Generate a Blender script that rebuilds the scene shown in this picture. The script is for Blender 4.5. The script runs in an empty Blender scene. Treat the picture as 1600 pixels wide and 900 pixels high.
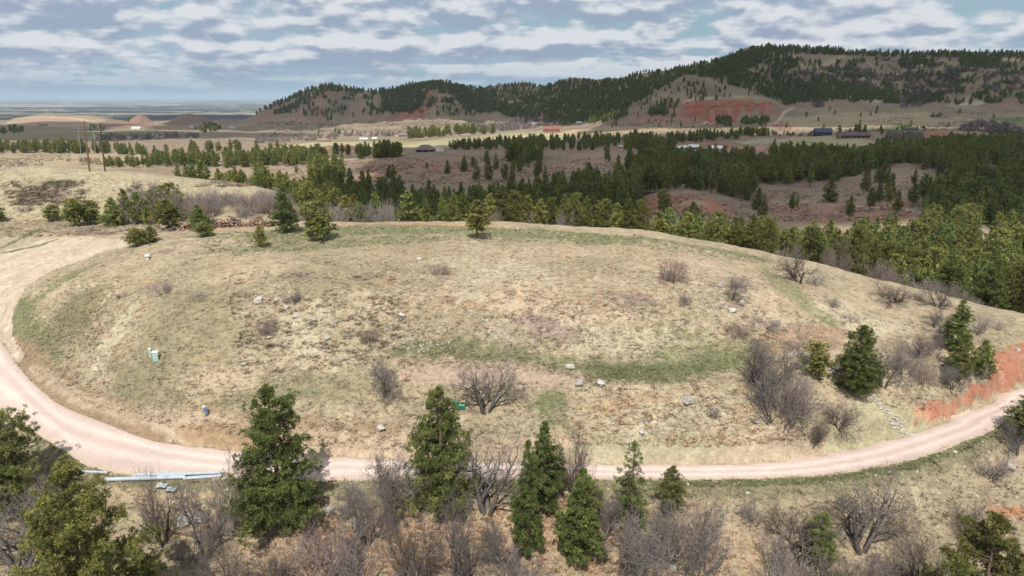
import bpy, math, random
import numpy as np
from mathutils import Matrix, Vector
random.seed(7); RNG = np.random.default_rng(11)
sc = bpy.context.scene
col = sc.collection
PI = math.pi

# ------------------------------------------------------------------ camera
F = 1066.0                      # focal length in photo pixels (1600 wide)
PITCH = math.atan(298.0 / F)    # looking down
CAMZ = 50.0
cam_d = bpy.data.cameras.new("camera"); cam = bpy.data.objects.new("camera", cam_d); col.objects.link(cam)
cam_d.sensor_width = 36.0; cam_d.lens = F / 1600.0 * 36.0
cam_d.clip_start = 0.5; cam_d.clip_end = 200000.0
cam.location = (0, 0, CAMZ); cam.rotation_euler = (PI / 2 - PITCH, 0, 0)
sc.camera = cam

# ------------------------------------------------------------------ light
SUN_EL = math.radians(53.0)
SUN_AZ = math.radians(6.0)      # sun behind the camera, a little to the left (shadows fall away from the viewer)
sun_dir = Vector((-math.sin(SUN_AZ) * math.cos(SUN_EL), -math.cos(SUN_AZ) * math.cos(SUN_EL), math.sin(SUN_EL)))  # towards the sun
sd = bpy.data.lights.new("sun", 'SUN'); sd.energy = 5.0; sd.angle = math.radians(0.53); sd.color = (1.0, 0.955, 0.88)
so = bpy.data.objects.new("sun", sd); col.objects.link(so)
so.rotation_euler = sun_dir.to_track_quat('Z', 'Y').to_euler()

world = bpy.data.worlds.new("World"); sc.world = world; world.use_nodes = True
nt = world.node_tree; N = nt.nodes; L = nt.links
for n in list(N): N.remove(n)
def wn(t, **k):
    n = N.new(t)
    for a, b in k.items(): setattr(n, a, b)
    return n
def wmath(op, a, b=None, c=None, clamp=False):
    n = wn('ShaderNodeMath', operation=op); n.use_clamp = clamp
    for i, v in enumerate((a, b, c)):
        if v is None: continue
        if isinstance(v, (int, float)): n.inputs[i].default_value = v
        else: L.new(v, n.inputs[i])
    return n.outputs[0]
def wmix(f, a, b):
    n = wn('ShaderNodeMix', data_type='RGBA')
    if isinstance(f, (int, float)): n.inputs[0].default_value = f
    else: L.new(f, n.inputs[0])
    for s, v in ((6, a), (7, b)):
        if isinstance(v, tuple): n.inputs[s].default_value = (*v, 1)
        else: L.new(v, n.inputs[s])
    return n.outputs[2]
def wsmooth(v, lo, hi):
    n = wn('ShaderNodeMapRange', interpolation_type='SMOOTHSTEP')
    L.new(v, n.inputs[0]); n.inputs[1].default_value = lo; n.inputs[2].default_value = hi
    return n.outputs[0]
sky = wn('ShaderNodeTexSky', sky_type='NISHITA'); sky.sun_disc = False
sky.sun_elevation = SUN_EL; sky.sun_rotation = PI + SUN_AZ
sky.air_density = 1.2; sky.dust_density = 1.0; sky.ozone_density = 2.0
tc = wn('ShaderNodeTexCoord')
sep = wn('ShaderNodeSeparateXYZ'); L.new(tc.outputs['Generated'], sep.inputs[0])
SKYK = 0.074
HAZE = 3.2e-5
def layer(h_off, seed, scale, detail=8.0, rough=.55, flat=.085, puff=.0):
    """cloud deck seen in perspective: directions carried up to a curved sheet overhead, with heaped tops"""
    zz = wmath('MAXIMUM', wmath('ADD', sep.outputs[2], h_off), 0.0)
    inv = wmath('DIVIDE', 1.0, wmath('ADD', zz, flat))
    cx = wn('ShaderNodeCombineXYZ')
    L.new(wmath('MULTIPLY', sep.outputs[0], inv), cx.inputs[0]); L.new(wmath('MULTIPLY', sep.outputs[1], inv), cx.inputs[1])
    cx.inputs[2].default_value = seed
    nz = wn('ShaderNodeTexNoise', noise_dimensions='3D'); nz.inputs['Scale'].default_value = scale
    nz.inputs['Detail'].default_value = detail; nz.inputs['Roughness'].default_value = rough; nz.inputs['Distortion'].default_value = 0.1
    L.new(cx.outputs[0], nz.inputs['Vector'])
    if not puff: return nz.outputs[0]
    c2 = wn('ShaderNodeCombineXYZ'); L.new(sep.outputs[0], c2.inputs[0]); L.new(sep.outputs[1], c2.inputs[1]); L.new(wmath('MULTIPLY', zz, 2.3), c2.inputs[2])
    n2 = wn('ShaderNodeTexNoise', noise_dimensions='3D'); n2.inputs['Scale'].default_value = 14; n2.inputs['Detail'].default_value = detail - 1; n2.inputs['Roughness'].default_value = .5
    L.new(c2.outputs[0], n2.inputs['Vector'])
    return wmath('ADD', wmath('MULTIPLY', nz.outputs[0], 1 - puff), wmath('MULTIPLY', n2.outputs[0], puff))
SEED = 4.2
d0 = layer(0.0, SEED, 0.50, puff=.46); d1 = layer(0.010, SEED, 0.50, 4.0, puff=.46); dm = layer(0.0, SEED, 0.50, 4.0, puff=.46)
s0 = layer(0.0, 21.3, 1.9, puff=.4); s1 = layer(0.004, 21.3, 1.9, 4.0, puff=.4)
cover = wsmooth(d0, 0.40, 0.485)
bottom = wmath('SUBTRACT', d1, dm)            # > 0 : thicker above, so this is the underside
base = wsmooth(wmath('ADD', wmath('MULTIPLY', d0, 0.95), wmath('MULTIPLY', bottom, 3.8)), 0.31, 0.64)
cloudcol = wmix(base, (9.6, 10.0, 10.5), (4.4, 5.4, 7.0))
small = wmath('MULTIPLY', wsmooth(s0, 0.50, 0.56), 0.8)
scol = wmix(wsmooth(wmath('SUBTRACT', s1, s0), -0.04, 0.05), (8.0, 8.7, 9.5), (4.6, 5.7, 7.2))
el = sep.outputs[2]
hz = wsmooth(el, 0.058, 0.004)
skyc = wmix(wsmooth(el, 0.30, 0.0), sky.outputs[0], (4.3, 6.4, 7.8))
veil = wmix(wmath('MULTIPLY', wsmooth(layer(0.0, 40.0, .3), .40, .65), .35), skyc, (5.4, 7.0, 8.6))
c1 = wmix(wmath('MULTIPLY', small, wmath('SUBTRACT', 1.0, wmath('MULTIPLY', hz, .7))), veil, scol)
mixed = wmix(wmath('MULTIPLY', cover, wmath('SUBTRACT', 1.0, wmath('MULTIPLY', hz, .72))), c1, cloudcol)
bg = wn('ShaderNodeBackground'); bg.inputs[1].default_value = SKYK
L.new(mixed, bg.inputs[0]); wo = wn('ShaderNodeOutputWorld'); L.new(bg.outputs[0], wo.inputs[0])
sc.view_settings.view_transform = 'Standard'; sc.view_settings.look = 'None'
sc.view_settings.exposure = 0.05; sc.view_settings.gamma = 1.0; sc.view_settings.use_curve_mapping = False
sc.render.engine = 'CYCLES'
sc.cycles.max_bounces = 5; sc.cycles.diffuse_bounces = 2; sc.cycles.glossy_bounces = 1; sc.cycles.transmission_bounces = 2
sc.cycles.volume_bounces = 0; sc.cycles.transparent_max_bounces = 12

# ------------------------------------------------------------------ small tools
def td(v): return math.tan(PITCH + math.atan((v - 450.0) / F))
def av(u, v): return ((u - 800.0) / F) / (math.cos(PITCH) + (450.0 - v) / F * math.sin(PITCH))
def tdv(v): return np.tan(PITCH + np.arctan((v - 450.0) / F))
def avv(u, v): return ((u - 800.0) / F) / (math.cos(PITCH) + (450.0 - v) / F * math.sin(PITCH))
def sstep(x, lo, hi):
    t = np.clip((x - lo) / (hi - lo), 0, 1); return t * t * (3 - 2 * t)
def hashn(ix, iy, seed):
    h = (ix.astype(np.int64) * 374761393 + iy.astype(np.int64) * 668265263 + seed * 1442695041) & 0xffffffff
    h = ((h ^ (h >> 13)) * 1274126177) & 0xffffffff
    h = h ^ (h >> 16)
    return (h & 0xffffff) / float(0xffffff)
def vnoise(x, y, seed):
    ix = np.floor(x); iy = np.floor(y); fx = x - ix; fy = y - iy
    fx = fx * fx * (3 - 2 * fx); fy = fy * fy * (3 - 2 * fy)
    a = hashn(ix, iy, seed); b = hashn(ix + 1, iy, seed); c = hashn(ix, iy + 1, seed); d = hashn(ix + 1, iy + 1, seed)
    return (a * (1 - fx) + b * fx) * (1 - fy) + (c * (1 - fx) + d * fx) * fy
def fbm(x, y, seed, octv=4, rough=0.5):
    s = 0; amp = 1.0; tot = 0
    for o in range(octv):
        s = s + amp * vnoise(x * 2 ** o + 17.3 * o, y * 2 ** o - 9.1 * o, seed + o); tot += amp; amp *= rough
    return s / tot                     # 0..1, mean 0.5
def ridged(x, y, seed, octv=4):
    s = 0; amp = 1.0; tot = 0
    for o in range(octv):
        s = s + amp * (1 - np.abs(2 * vnoise(x * 2 ** o + 5.1 * o, y * 2 ** o + 3.7 * o, seed + o) - 1)); tot += amp; amp *= 0.5
    return s / tot
def pchip(xk, yk, x):
    """monotone cubic through knots; xk increasing"""
    xk = np.asarray(xk, float); yk = np.asarray(yk, float)
    h = np.diff(xk); d = np.diff(yk) / h
    m = np.zeros_like(yk)
    w1 = 2 * h[1:] + h[:-1]; w2 = h[1:] + 2 * h[:-1]
    ok = d[:-1] * d[1:] > 0
    m[1:-1][ok] = ((w1 + w2)[ok]) / (w1[ok] / d[:-1][ok] + w2[ok] / d[1:][ok])
    m[0] = d[0]; m[-1] = d[-1]
    x = np.clip(x, xk[0], xk[-1])
    i = np.clip(np.searchsorted(xk, x) - 1, 0, len(h) - 1)
    t = (x - xk[i]) / h[i]
    return ((2 * t**3 - 3 * t**2 + 1) * yk[i] + (t**3 - 2 * t**2 + t) * h[i] * m[i]
            + (-2 * t**3 + 3 * t**2) * yk[i + 1] + (t**3 - t**2) * h[i] * m[i + 1])

# ------------------------------------------------------------------ terrain
# survey lines of the land, near to far: (u, v, distance) read off the photograph; kind 'z' gives the height instead
def zl(pts):   # (u,v,z) -> (a,Y,z)
    return [(av(u, v), (CAMZ - z) / td(v), z) for u, v, z in pts]
def yl(pts):   # (u,v,Y)
    return [(av(u, v), Y, CAMZ - Y * td(v)) for u, v, Y in pts]
def hl(pts):   # hidden: (u, Y, z)
    return [(av(u, 300), Y, z) for u, Y, z in pts]
LINES = [
 hl([(0, 5, -34), (1600, 5, -34)]),
 hl([(0, 35, -25), (1600, 35, -26)]),
 zl([(0, 930, -7), (400, 930, -7.5), (800, 930, -8), (1200, 930, -9), (1600, 930, -10.5)]),
 zl([(0, 645, 3.5), (150, 735, 1.5), (250, 748, .5), (500, 752, 0), (800, 750, 0), (1100, 750, 0), (1300, 742, .5), (1450, 712, 2), (1600, 645, 4.5)]),
 zl([(0, 530, 6.6), (60, 605, 4.5), (150, 655, 3), (250, 690, 1.6), (400, 705, 1), (600, 715, .5), (800, 722, .3), (1100, 725, .2), (1200, 722, .4), (1350, 697, 1), (1500, 650, 3), (1600, 600, 5)]),
 yl([(0, 505, 128), (60, 575, 107.5), (150, 625, 98.5), (250, 660, 92.2), (400, 680, 89.4), (600, 690, 88.6), (800, 695, 87.8), (1100, 690, 88), (1200, 675, 88.4), (1350, 650, 92), (1500, 615, 97.3), (1600, 560, 104.8)]),
 yl([(0, 450, 140), (150, 520, 112), (300, 590, 97.5), (500, 600, 96.5), (650, 600, 96), (900, 598, 96), (1100, 575, 99), (1250, 545, 104), (1400, 542, 106), (1600, 537, 109)]),
 yl([(0, 410, 155), (150, 440, 130), (300, 450, 118), (500, 450, 115), (800, 450, 115), (1100, 450, 118), (1250, 455, 122), (1400, 480, 124), (1600, 512, 116)]),
 yl([(0, 368, 180), (150, 365, 170), (300, 352, 165), (500, 348, 168), (700, 348, 168), (900, 354, 166), (1000, 362, 160), (1150, 388, 150), (1250, 410, 145), (1400, 448, 135), (1500, 470, 128), (1600, 493, 122)]),
 hl([(0, 195, 14.7), (150, 195, 14.4), (300, 192, 15.6), (430, 190, 17.0), (520, 185, 16), (900, 185, 13), (1150, 170, 11), (1400, 152, 7), (1600, 137, 4)]),
 [(av(0, 262), 240, 26.4), (av(60, 260), 240, 26.9), (av(120, 264), 241, 25.8), (av(200, 269), 242, 24.7), (av(300, 281), 236, 22.8), (av(380, 291), 232, 21.0), (av(430, 300), 228, 18.8),
  (av(500, 300), 230, 8), (av(600, 300), 235, -3), (av(900, 300), 238, -7), (av(1200, 300), 220, -4), (av(1600, 300), 200, -7)],
 hl([(0, 330, -8), (250, 330, -4), (400, 330, 0), (500, 330, -4), (600, 330, -10), (860, 330, -11), (980, 330, -6), (1040, 330, 2.5), (1080, 330, 4.3), (1120, 330, 2.5), (1190, 325, -3), (1300, 330, -3.4), (1450, 330, 0), (1600, 320, -7)]),
 [(av(0, 280), 430, -20), (av(250, 280), 430, -12), (av(400, 280), 430, -5), (av(480, 280), 430, -6), (av(600, 290), 430, -3.5), (av(900, 290), 430, -3.8), (av(1040, 280), 430, -3), (av(1200, 290), 430, -3.3),
  (av(1300, 280), 430, -1), (av(1400, 270), 430, 4.6), (av(1480, 285), 430, -3), (av(1560, 320), 425, -14), (av(1600, 320), 425, -16)],
 yl([(0, 258, 600), (150, 262, 580), (300, 265, 560), (370, 262, 560), (430, 255, 600), (550, 250, 600), (600, 243, 600), (700, 241, 600), (800, 243, 600), (900, 243, 600), (960, 238, 600), (1040, 250, 600), (1200, 245, 600), (1400, 246, 600), (1600, 246, 600)]),
 yl([(0, 236, 900), (250, 240, 900), (430, 238, 900), (540, 227, 950), (600, 230, 950), (700, 234, 900), (900, 230, 900), (1040, 231, 900), (1150, 233, 900), (1300, 220, 850), (1450, 216, 850), (1600, 215, 850)]),
 yl([(0, 217, 1150), (250, 219, 1150), (430, 224, 1150), (600, 219, 1200), (800, 216, 1200), (900, 214, 1150), (1000, 207, 1150), (1200, 203, 1150), (1300, 204, 1100), (1400, 200, 1100), (1600, 198, 1100)]),
 yl([(0, 211, 1350), (250, 212, 1350), (430, 216, 1350), (600, 212, 1350), (800, 208, 1350), (900, 205, 1350), (950, 200, 1350), (1000, 198, 1350), (1060, 196, 1350), (1130, 195, 1350), (1200, 190, 1350), (1250, 188, 1350), (1400, 185, 1350), (1600, 186, 1350)]),
 yl([(0, 209, 1430), (430, 213, 1430), (600, 210, 1430), (800, 206, 1430), (900, 203, 1430), (950, 192, 1430), (1000, 178, 1430), (1060, 162, 1430), (1090, 156, 1430), (1150, 154, 1430), (1190, 156, 1430), (1215, 167, 1430), (1250, 178, 1430), (1400, 177, 1430), (1600, 178, 1430)]),
 yl([(0, 207, 1560), (430, 209, 1560), (600, 206, 1560), (800, 202, 1560), (900, 199, 1560), (940, 188, 1560), (980, 170, 1560), (1020, 146, 1560), (1050, 129, 1560), (1080, 114, 1560), (1105, 123, 1560), (1140, 138, 1560), (1180, 146, 1560), (1210, 153, 1560), (1250, 163, 1560), (1400, 166, 1560), (1500, 165, 1560), (1600, 167, 1560)]),
 yl([(0, 204, 1750), (430, 205, 1750), (560, 200, 1750), (700, 199, 1750), (800, 199, 1750), (860, 196, 1750), (900, 190, 1750), (950, 172, 1750), (1000, 150, 1750), (1050, 132, 1750), (1100, 124, 1750), (1150, 126, 1750), (1200, 133, 1750), (1250, 145, 1750), (1300, 150, 1750), (1400, 143, 1750), (1500, 142, 1750), (1600, 140, 1750)]),
 yl([(0, 200, 2000), (350, 196, 2000), (430, 190, 2000), (560, 187, 2000), (700, 186, 2000), (760, 188, 2000), (820, 187, 2000), (880, 172, 1950), (950, 150, 1900), (1000, 134, 1900), (1100, 112, 1900), (1200, 104, 1900), (1300, 116, 1900), (1400, 110, 1900), (1500, 112, 1900), (1600, 106, 1900)]),
 yl([(0, 191, 2900), (30, 184, 2900), (70, 180, 2900), (130, 181, 2900), (180, 188, 2900), (240, 193, 2900), (330, 194, 2700), (380, 187, 2600), (440, 158, 2500), (480, 141, 2500), (510, 133, 2500), (550, 138, 2500), (590, 143, 2500), (640, 134, 2500), (690, 128, 2500), (720, 135, 2500), (745, 140, 2700), (790, 134, 3200), (820, 132, 3200), (850, 138, 3200), (890, 129, 3100), (930, 132, 3000), (960, 128, 2700), (1000, 118, 2500), (1050, 110, 2400), (1100, 101, 2300), (1150, 90, 2200), (1200, 77, 2150), (1235, 75, 2120), (1290, 78, 2080), (1350, 82, 2050), (1400, 83, 2050), (1500, 84, 2050), (1600, 85, 2050)]),
 hl([(0, 3700, -78), (380, 3700, -80), (600, 3800, -30), (900, 4000, 0), (1250, 3200, 90), (1600, 3200, 90)]),
 hl([(0, 6000, -112), (600, 6000, -112), (1600, 6000, -60)]),
 hl([(0, 14000, -145), (1600, 14000, -145)]),
 hl([(0, 60000, -165), (1600, 60000, -165)]),
 hl([(0, 95000, -170), (1600, 95000, -170)]),
]
COLS = np.concatenate([np.linspace(-1.7, -1.0, 36)[:-1], np.linspace(-1.0, 1.0, 1001), np.linspace(1.0, 1.7, 36)[1:]])
ROWS = np.concatenate([np.geomspace(5, 60, 22)[:-1], np.arange(60, 172, 0.36), np.geomspace(172.3, 700, 170), np.sort(np.concatenate([np.geomspace(704, 3400, 200), np.arange(1341.3, 1440, 3.3)])), np.geomspace(3450, 95000, 80)])
NC, NR = len(COLS), len(ROWS)
_Y = np.zeros((len(LINES), NC)); _Z = np.zeros((len(LINES), NC))
for j, ln in enumerate(LINES):
    ln = sorted(ln); a = [p[0] for p in ln]
    _Y[j] = pchip(a, [p[1] for p in ln], COLS) if len(ln) > 2 else np.interp(COLS, a, [p[1] for p in ln])
    _Z[j] = pchip(a, [p[2] for p in ln], COLS) if len(ln) > 2 else np.interp(COLS, a, [p[2] for p in ln])
for j in range(1, len(LINES)):
    _Y[j] = np.maximum(_Y[j], _Y[j - 1] + 0.6)
ZG = np.zeros((NR, NC))
for c in range(NC):
    ZG[:, c] = pchip(_Y[:, c], _Z[:, c], ROWS)
AA, YY = np.meshgrid(COLS, ROWS); XX = AA * YY
# relief: swells and gullies
relief = np.zeros_like(ZG)
near = sstep(YY, 60, 75) * (1 - sstep(YY, 200, 280))
road_y0 = _Y[3][None, :]; road_y1 = _Y[4][None, :]
offroad = sstep(np.maximum(road_y0 - YY, YY - road_y1), 0.2, 4.0)
relief += near * offroad * ((fbm(XX / 14, YY / 14, 3, 3) - .5) * 1.1 + (fbm(XX / 2.6, YY / 2.6, 5, 3) - .5) * 0.42)
relief += (1 - sstep(YY, 60, 75)) * (fbm(XX / 9, YY / 9, 3, 3) - .5) * 1.5
mid = sstep(YY, 230, 330) * (1 - sstep(YY, 1200, 1500))
relief += mid * ((fbm(XX / 60, YY / 60, 21, 4) - .5) * 5.0)
hillw = np.clip((YY - _Y[18][None, :]) / np.maximum(_Y[21] - _Y[18], 1)[None, :], 0, 1)
rise = np.clip((_Z[21] - _Z[18])[None, :] / 90.0, 0, 1.3)
hillm = 4 * hillw * (1 - hillw) * rise
wx = XX + 90 * (fbm(XX / 300, YY / 300, 31, 3) - .5); wy = YY + 90 * (fbm(XX / 300, YY / 300, 41, 3) - .5)
relief += hillm * ((ridged(wx / 170, wy / 420, 51, 4) - .55) * 78 + (fbm(XX / 45, YY / 45, 61, 3) - .5) * 15)
relief += sstep(YY, 1200, 1500) * (1 - sstep(YY, 3400, 4200)) * (1 - 0.6 * np.clip(hillm, 0, 1)) * (fbm(XX / 110, YY / 110, 71, 4) - .5) * 7
cliffm = sstep(AA, av(1050, 170), av(1070, 170)) * (1 - sstep(AA, av(1205, 170), av(1222, 170))) * sstep(YY, 1345, 1372) * (1 - sstep(YY, 1418, 1436))
tcl = (YY - 1352) / 75.0 + .12 * (fbm(XX / 40, YY / 400, 85, 3) - .5)
relief += cliffm * 7 * (sstep(tcl, .48, .54) - sstep(tcl, .1, 1.0)) + cliffm * 3 * (sstep(tcl, .78, .82) - sstep(tcl, .55, 1.0))
relief += cliffm * ((ridged(XX / 26, YY / 200, 81, 3) - .5) * 15)
relief += sstep(YY, 5000, 9000) * (1 - sstep(YY, 70000, 90000)) * (fbm(XX / 2600, YY / 1500, 91, 4) - .5) * 42
ZG += relief
def bump(u, v, Y, wpx, hpx, sharp=1.0, side=1.6):
    """a knoll whose top shows at (u,v)"""
    global ZG
    x0 = av(u, v) * Y; rx = wpx * Y / F
    r = np.sqrt(((XX - x0) / rx) ** 2 + ((YY - Y) / (rx * side)) ** 2) + .5 * (fbm(XX / (rx * .5), YY / (rx * .5), 98, 3) - .5)
    ZG = ZG + (hpx * Y / F) * np.clip(1 - r, 0, 1) ** sharp * (0.8 + 0.4 * fbm(XX / (rx * .3), YY / (rx * .3), 99, 3))
bump(220, 181, 2600, 20, 14, 1.0)
bump(297, 180, 2300, 38, 17, 1.0)
bump(345, 186, 2500, 26, 6, .9)
bump(90, 178, 3100, 30, 3, .8)
bump(150, 183, 2800, 30, 4, .9)
bump(262, 190, 2500, 30, 5, 1.0)
bump(1290, 108, 1840, 75, 9, 1.3, .6)
bump(1440, 106, 1820, 90, 13, 1.2, .5)
bump(1380, 158, 1500, 26, 7, .8, .8)
bump(1510, 165, 1480, 40, 5, .8, .8)
bump(1225, 150, 1520, 40, 8, .8, .8)
bump(650, 172, 1980, 45, 12, 1.2, .8)
bump(860, 172, 1900, 30, 9, 1.2, .8)

def hgt(x, y):
    x = np.atleast_1d(np.asarray(x, float)); y = np.atleast_1d(np.asarray(y, float))
    a = x / y
    fi = np.interp(a, COLS, np.arange(NC)); fj = np.interp(y, ROWS, np.arange(NR))
    i = np.clip(fi.astype(int), 0, NC - 2); j = np.clip(fj.astype(int), 0, NR - 2); s = fi - i; t = fj - j
    return (ZG[j, i] * (1 - s) + ZG[j, i + 1] * s) * (1 - t) + (ZG[j + 1, i] * (1 - s) + ZG[j + 1, i + 1] * s) * t
def ground_at(u, v, ymin=55.0):
    """point of the land that the photo shows at pixel (u, v)"""
    u = np.atleast_1d(np.asarray(u, float)); v = np.atleast_1d(np.asarray(v, float))
    a = avv(u, v); t = tdv(v)
    fi = np.interp(a, COLS, np.arange(NC)); i = np.clip(np.round(fi).astype(int), 0, NC - 1)
    j0 = int(np.searchsorted(ROWS, ymin))
    Zc = ZG[j0:, :][:, i]; ray = CAMZ - ROWS[j0:, None] * t[None, :]
    hit = Zc >= ray
    j = np.argmax(hit, axis=0); j = np.where(hit.any(axis=0), j, len(ROWS) - j0 - 1)
    jm = np.maximum(j - 1, 0); k = np.arange(len(u))
    d1 = Zc[j, k] - ray[j, k]; d0 = Zc[jm, k] - ray[jm, k]
    w = np.where(j > 0, np.clip(-d0 / np.maximum(d1 - d0, 1e-9), 0, 1), 1)
    Y = ROWS[j0 + jm] * (1 - w) + ROWS[j0 + j] * w
    return a * Y, Y, hgt(a * Y, Y)
def g1(u, v, ymin=55.0):
    x, y, z = ground_at([u], [v], ymin); return float(x[0]), float(y[0]), float(z[0])

# ---- soil and grass colours painted on the land in world metres
C_DRY = np.array((.355, .288, .195)); C_OLIVE = np.array((.215, .195, .115)); C_GREEN = np.array((.135, .15, .070)); C_PEACH = np.array((.43, .335, .235))
C_RED = np.array((.31, .12, .08)); C_BROWN = np.array((.25, .175, .12)); C_PINK = np.array((.56, .445, .395)); C_PALE = np.array((.43, .375, .265))
C_ORANGE = np.array((.36, .215, .115)); C_GREY = np.array((.25, .22, .19)); C_PURPLE = np.array((.17, .12, .11)); C_FOREST = np.array((.085, .075, .05))
C_FAR = np.array((.25, .20, .14)); C_FARP = np.array((.24, .175, .13)); C_BANK = np.array((.37, .335, .22)); C_LITTER = np.array((.36, .255, .17))
CG = np.zeros((NR, NC, 3))
n1 = fbm(XX / 11, YY / 11, 101, 5, .6)[..., None]; n2 = fbm(XX / 3.2, YY / 3.2, 111, 4, .6)[..., None]; n3 = fbm(XX / 1.1, YY / 1.1, 121, 3, .6)[..., None]
t1 = sstep(n1 + .35 * (n2 - .5), .40, .60); t2 = sstep(n2, .52, .68); t3 = sstep(n3, .55, .75)
nearc = C_DRY * (1 - t1) + (C_OLIVE * .32 + C_DRY * .68) * t1
nearc = nearc * (1 - .30 * t2) + C_PALE * (.30 * t2)
nearc = nearc * (1 - .38 * t3) + C_BROWN * (.38 * t3)
m1 = fbm(XX / 90, YY / 60, 131, 5, .6)[..., None]; m2 = fbm(XX / 22, YY / 22, 141, 4, .6)[..., None]
q1 = sstep(m1, .42, .62); q2 = sstep(m2, .5, .75)
midc = C_FAR * (1 - q1) + C_FARP * q1; midc = midc * (1 - .3 * q2) + C_BROWN * (.3 * q2)
f1 = fbm(XX / 300, YY / 260, 151, 5, .62)[..., None]; f2 = fbm(XX / 70, YY / 70, 161, 4, .6)[..., None]
r1 = sstep(f1, .54, .68); r2 = sstep(f2, .44, .62)
farc = C_FAR * (1 - .45 * r1) + np.array((.24, .20, .12)) * (.45 * r1); farc = farc * (1 - .55 * r2) + np.array((.17, .13, .10)) * (.55 * r2)
p1 = fbm(XX / 2400, YY / 1500, 171, 6, .62)[..., None]; p2 = fbm(XX / 900, YY / 500, 181, 5, .6)[..., None]
g1_ = sstep(p1, .42, .52); g2_ = sstep(p2, .56, .66)
plain = np.array((.24, .21, .15)) * (1 - g1_) + np.array((.045, .052, .05)) * g1_
plain = plain * (1 - .6 * g2_) + np.array((.48, .43, .32)) * (.6 * g2_)
w1_ = sstep(YY, 260, 330)[..., None]; w2_ = sstep(YY, 1000, 1250)[..., None]; w3_ = sstep(YY, 4200, 5200)[..., None]
CG = nearc * (1 - w1_) + midc * w1_; CG = CG * (1 - w2_) + farc * w2_; CG = CG * (1 - w3_) + plain * w3_
CG0 = CG.copy()

def _apply(sl, m, colr, k):
    m = (m * k)[..., None]; CG[sl] = CG[sl] * (1 - m) + np.asarray(colr) * m
def _window(xmin, xmax, ymin, ymax):
    j0 = max(0, int(np.searchsorted(ROWS, ymin)) - 1); j1 = min(NR, int(np.searchsorted(ROWS, ymax)) + 1)
    if j1 <= j0 + 1: j1 = j0 + 2
    ys = [max(ymin, 6), max(ymax, 7)]; al = min(xmin / y for y in ys); ah = max(xmax / y for y in ys)
    i0 = max(0, int(np.searchsorted(COLS, al)) - 1); i1 = min(NC, int(np.searchsorted(COLS, ah)) + 1)
    return (slice(j0, j1), slice(i0, max(i1, i0 + 2)))
def p_line(pts, width, colr, k=1.0, ragged=.5, soft=.5, seed=1):
    """a strip of ground along a path; width in metres (full)"""
    g = [g1(u, v) for u, v in pts]; P = np.array([(x, y) for x, y, z in g]); w = width / 2
    sl = _window(P[:, 0].min() - 2 * w, P[:, 0].max() + 2 * w, P[:, 1].min() - 2 * w, P[:, 1].max() + 2 * w)
    X = XX[sl]; Yv = YY[sl]; D = np.full(X.shape, 1e9)
    for (ax, ay), (bx, by) in zip(P[:-1], P[1:]):
        dx, dy = bx - ax, by - ay; t = np.clip(((X - ax) * dx + (Yv - ay) * dy) / (dx * dx + dy * dy + 1e-9), 0, 1)
        D = np.minimum(D, np.hypot(X - ax - t * dx, Yv - ay - t * dy))
    tot = np.hypot(X - P[0][0], Yv - P[0][1]); tot2 = np.hypot(X - P[-1][0], Yv - P[-1][1]); tap = np.clip(.35 + np.minimum(tot, tot2) / (w * 5), .35, 1)
    D = D / (w * tap) + ragged * 2.4 * (fbm(X / (w * .7), Yv / (w * .7), 200 + seed, 5, .7) - .5)
    _apply(sl, 1 - sstep(D, 1 - soft * .5, 1 + soft * .3), colr, min(1, k * 1.15))
def p_blob(u, v, ru, rv, colr, k=1.0, ragged=.7, soft=.8, ang=0, seed=1, grain=.35):
    """a patch of ground centred where the photo shows it"""
    x, y, z = g1(u, v); _, ya, _ = g1(u, v - rv); _, yb, _ = g1(u, v + rv); rx = max(.4, ru * math.hypot(y, CAMZ - z) / F)
    ya = min(ya, y * 1.25); ry = max(.4, min(abs(ya - yb) / 2, rx * 4))
    R = max(rx, ry) * 1.6
    sl = _window(x - R, x + R, y - R, y + R); X = XX[sl] - x; Yv = YY[sl] - y
    ca, sa = math.cos(ang), math.sin(ang); X2 = X * ca + Yv * sa; Y2 = -X * sa + Yv * ca
    s = min(rx, ry) * grain * 2
    D = np.hypot(X2 / rx, Y2 / ry) + ragged * 2 * (fbm(XX[sl] / s, YY[sl] / s, 300 + seed, 5, .62) - .5)
    _apply(sl, 1 - sstep(D, 1 - soft * .6, 1.1), colr, min(1, k * 1.2))
def inside(px, py, poly):
    c = np.zeros(px.shape, bool); n = len(poly)
    for i in range(n):
        x1, y1 = poly[i]; x2, y2 = poly[(i + 1) % n]
        cr = ((y1 > py) != (y2 > py)) & (px < (x2 - x1) * (py - y1) / (y2 - y1 + 1e-12) + x1); c ^= cr
    return c
def p_poly(pts, colr, k=1.0, wob=2.0, seed=1, noise_k=0.0):
    """a field outlined in the photo, carried to the ground"""
    P = [g1(u, v)[:2] for u, v in pts]; xs = [p[0] for p in P]; ys = [p[1] for p in P]
    sl = _window(min(xs) - wob, max(xs) + wob, min(ys) - wob, max(ys) + wob)
    X = XX[sl] + wob * 2 * (fbm(XX[sl] / (wob * 3), YY[sl] / (wob * 3), 400 + seed, 4, .6) - .5)
    Yv = YY[sl] + wob * 2 * (fbm(XX[sl] / (wob * 3) + 50, YY[sl] / (wob * 3), 420 + seed, 4, .6) - .5)
    m = inside(X, Yv, P).astype(float)
    if noise_k: m = m * (1 - noise_k * sstep(fbm(X / (wob * 2), Yv / (wob * 2), 440 + seed, 4, .6), .4, .65))
    _apply(sl, m, colr, k)
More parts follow.
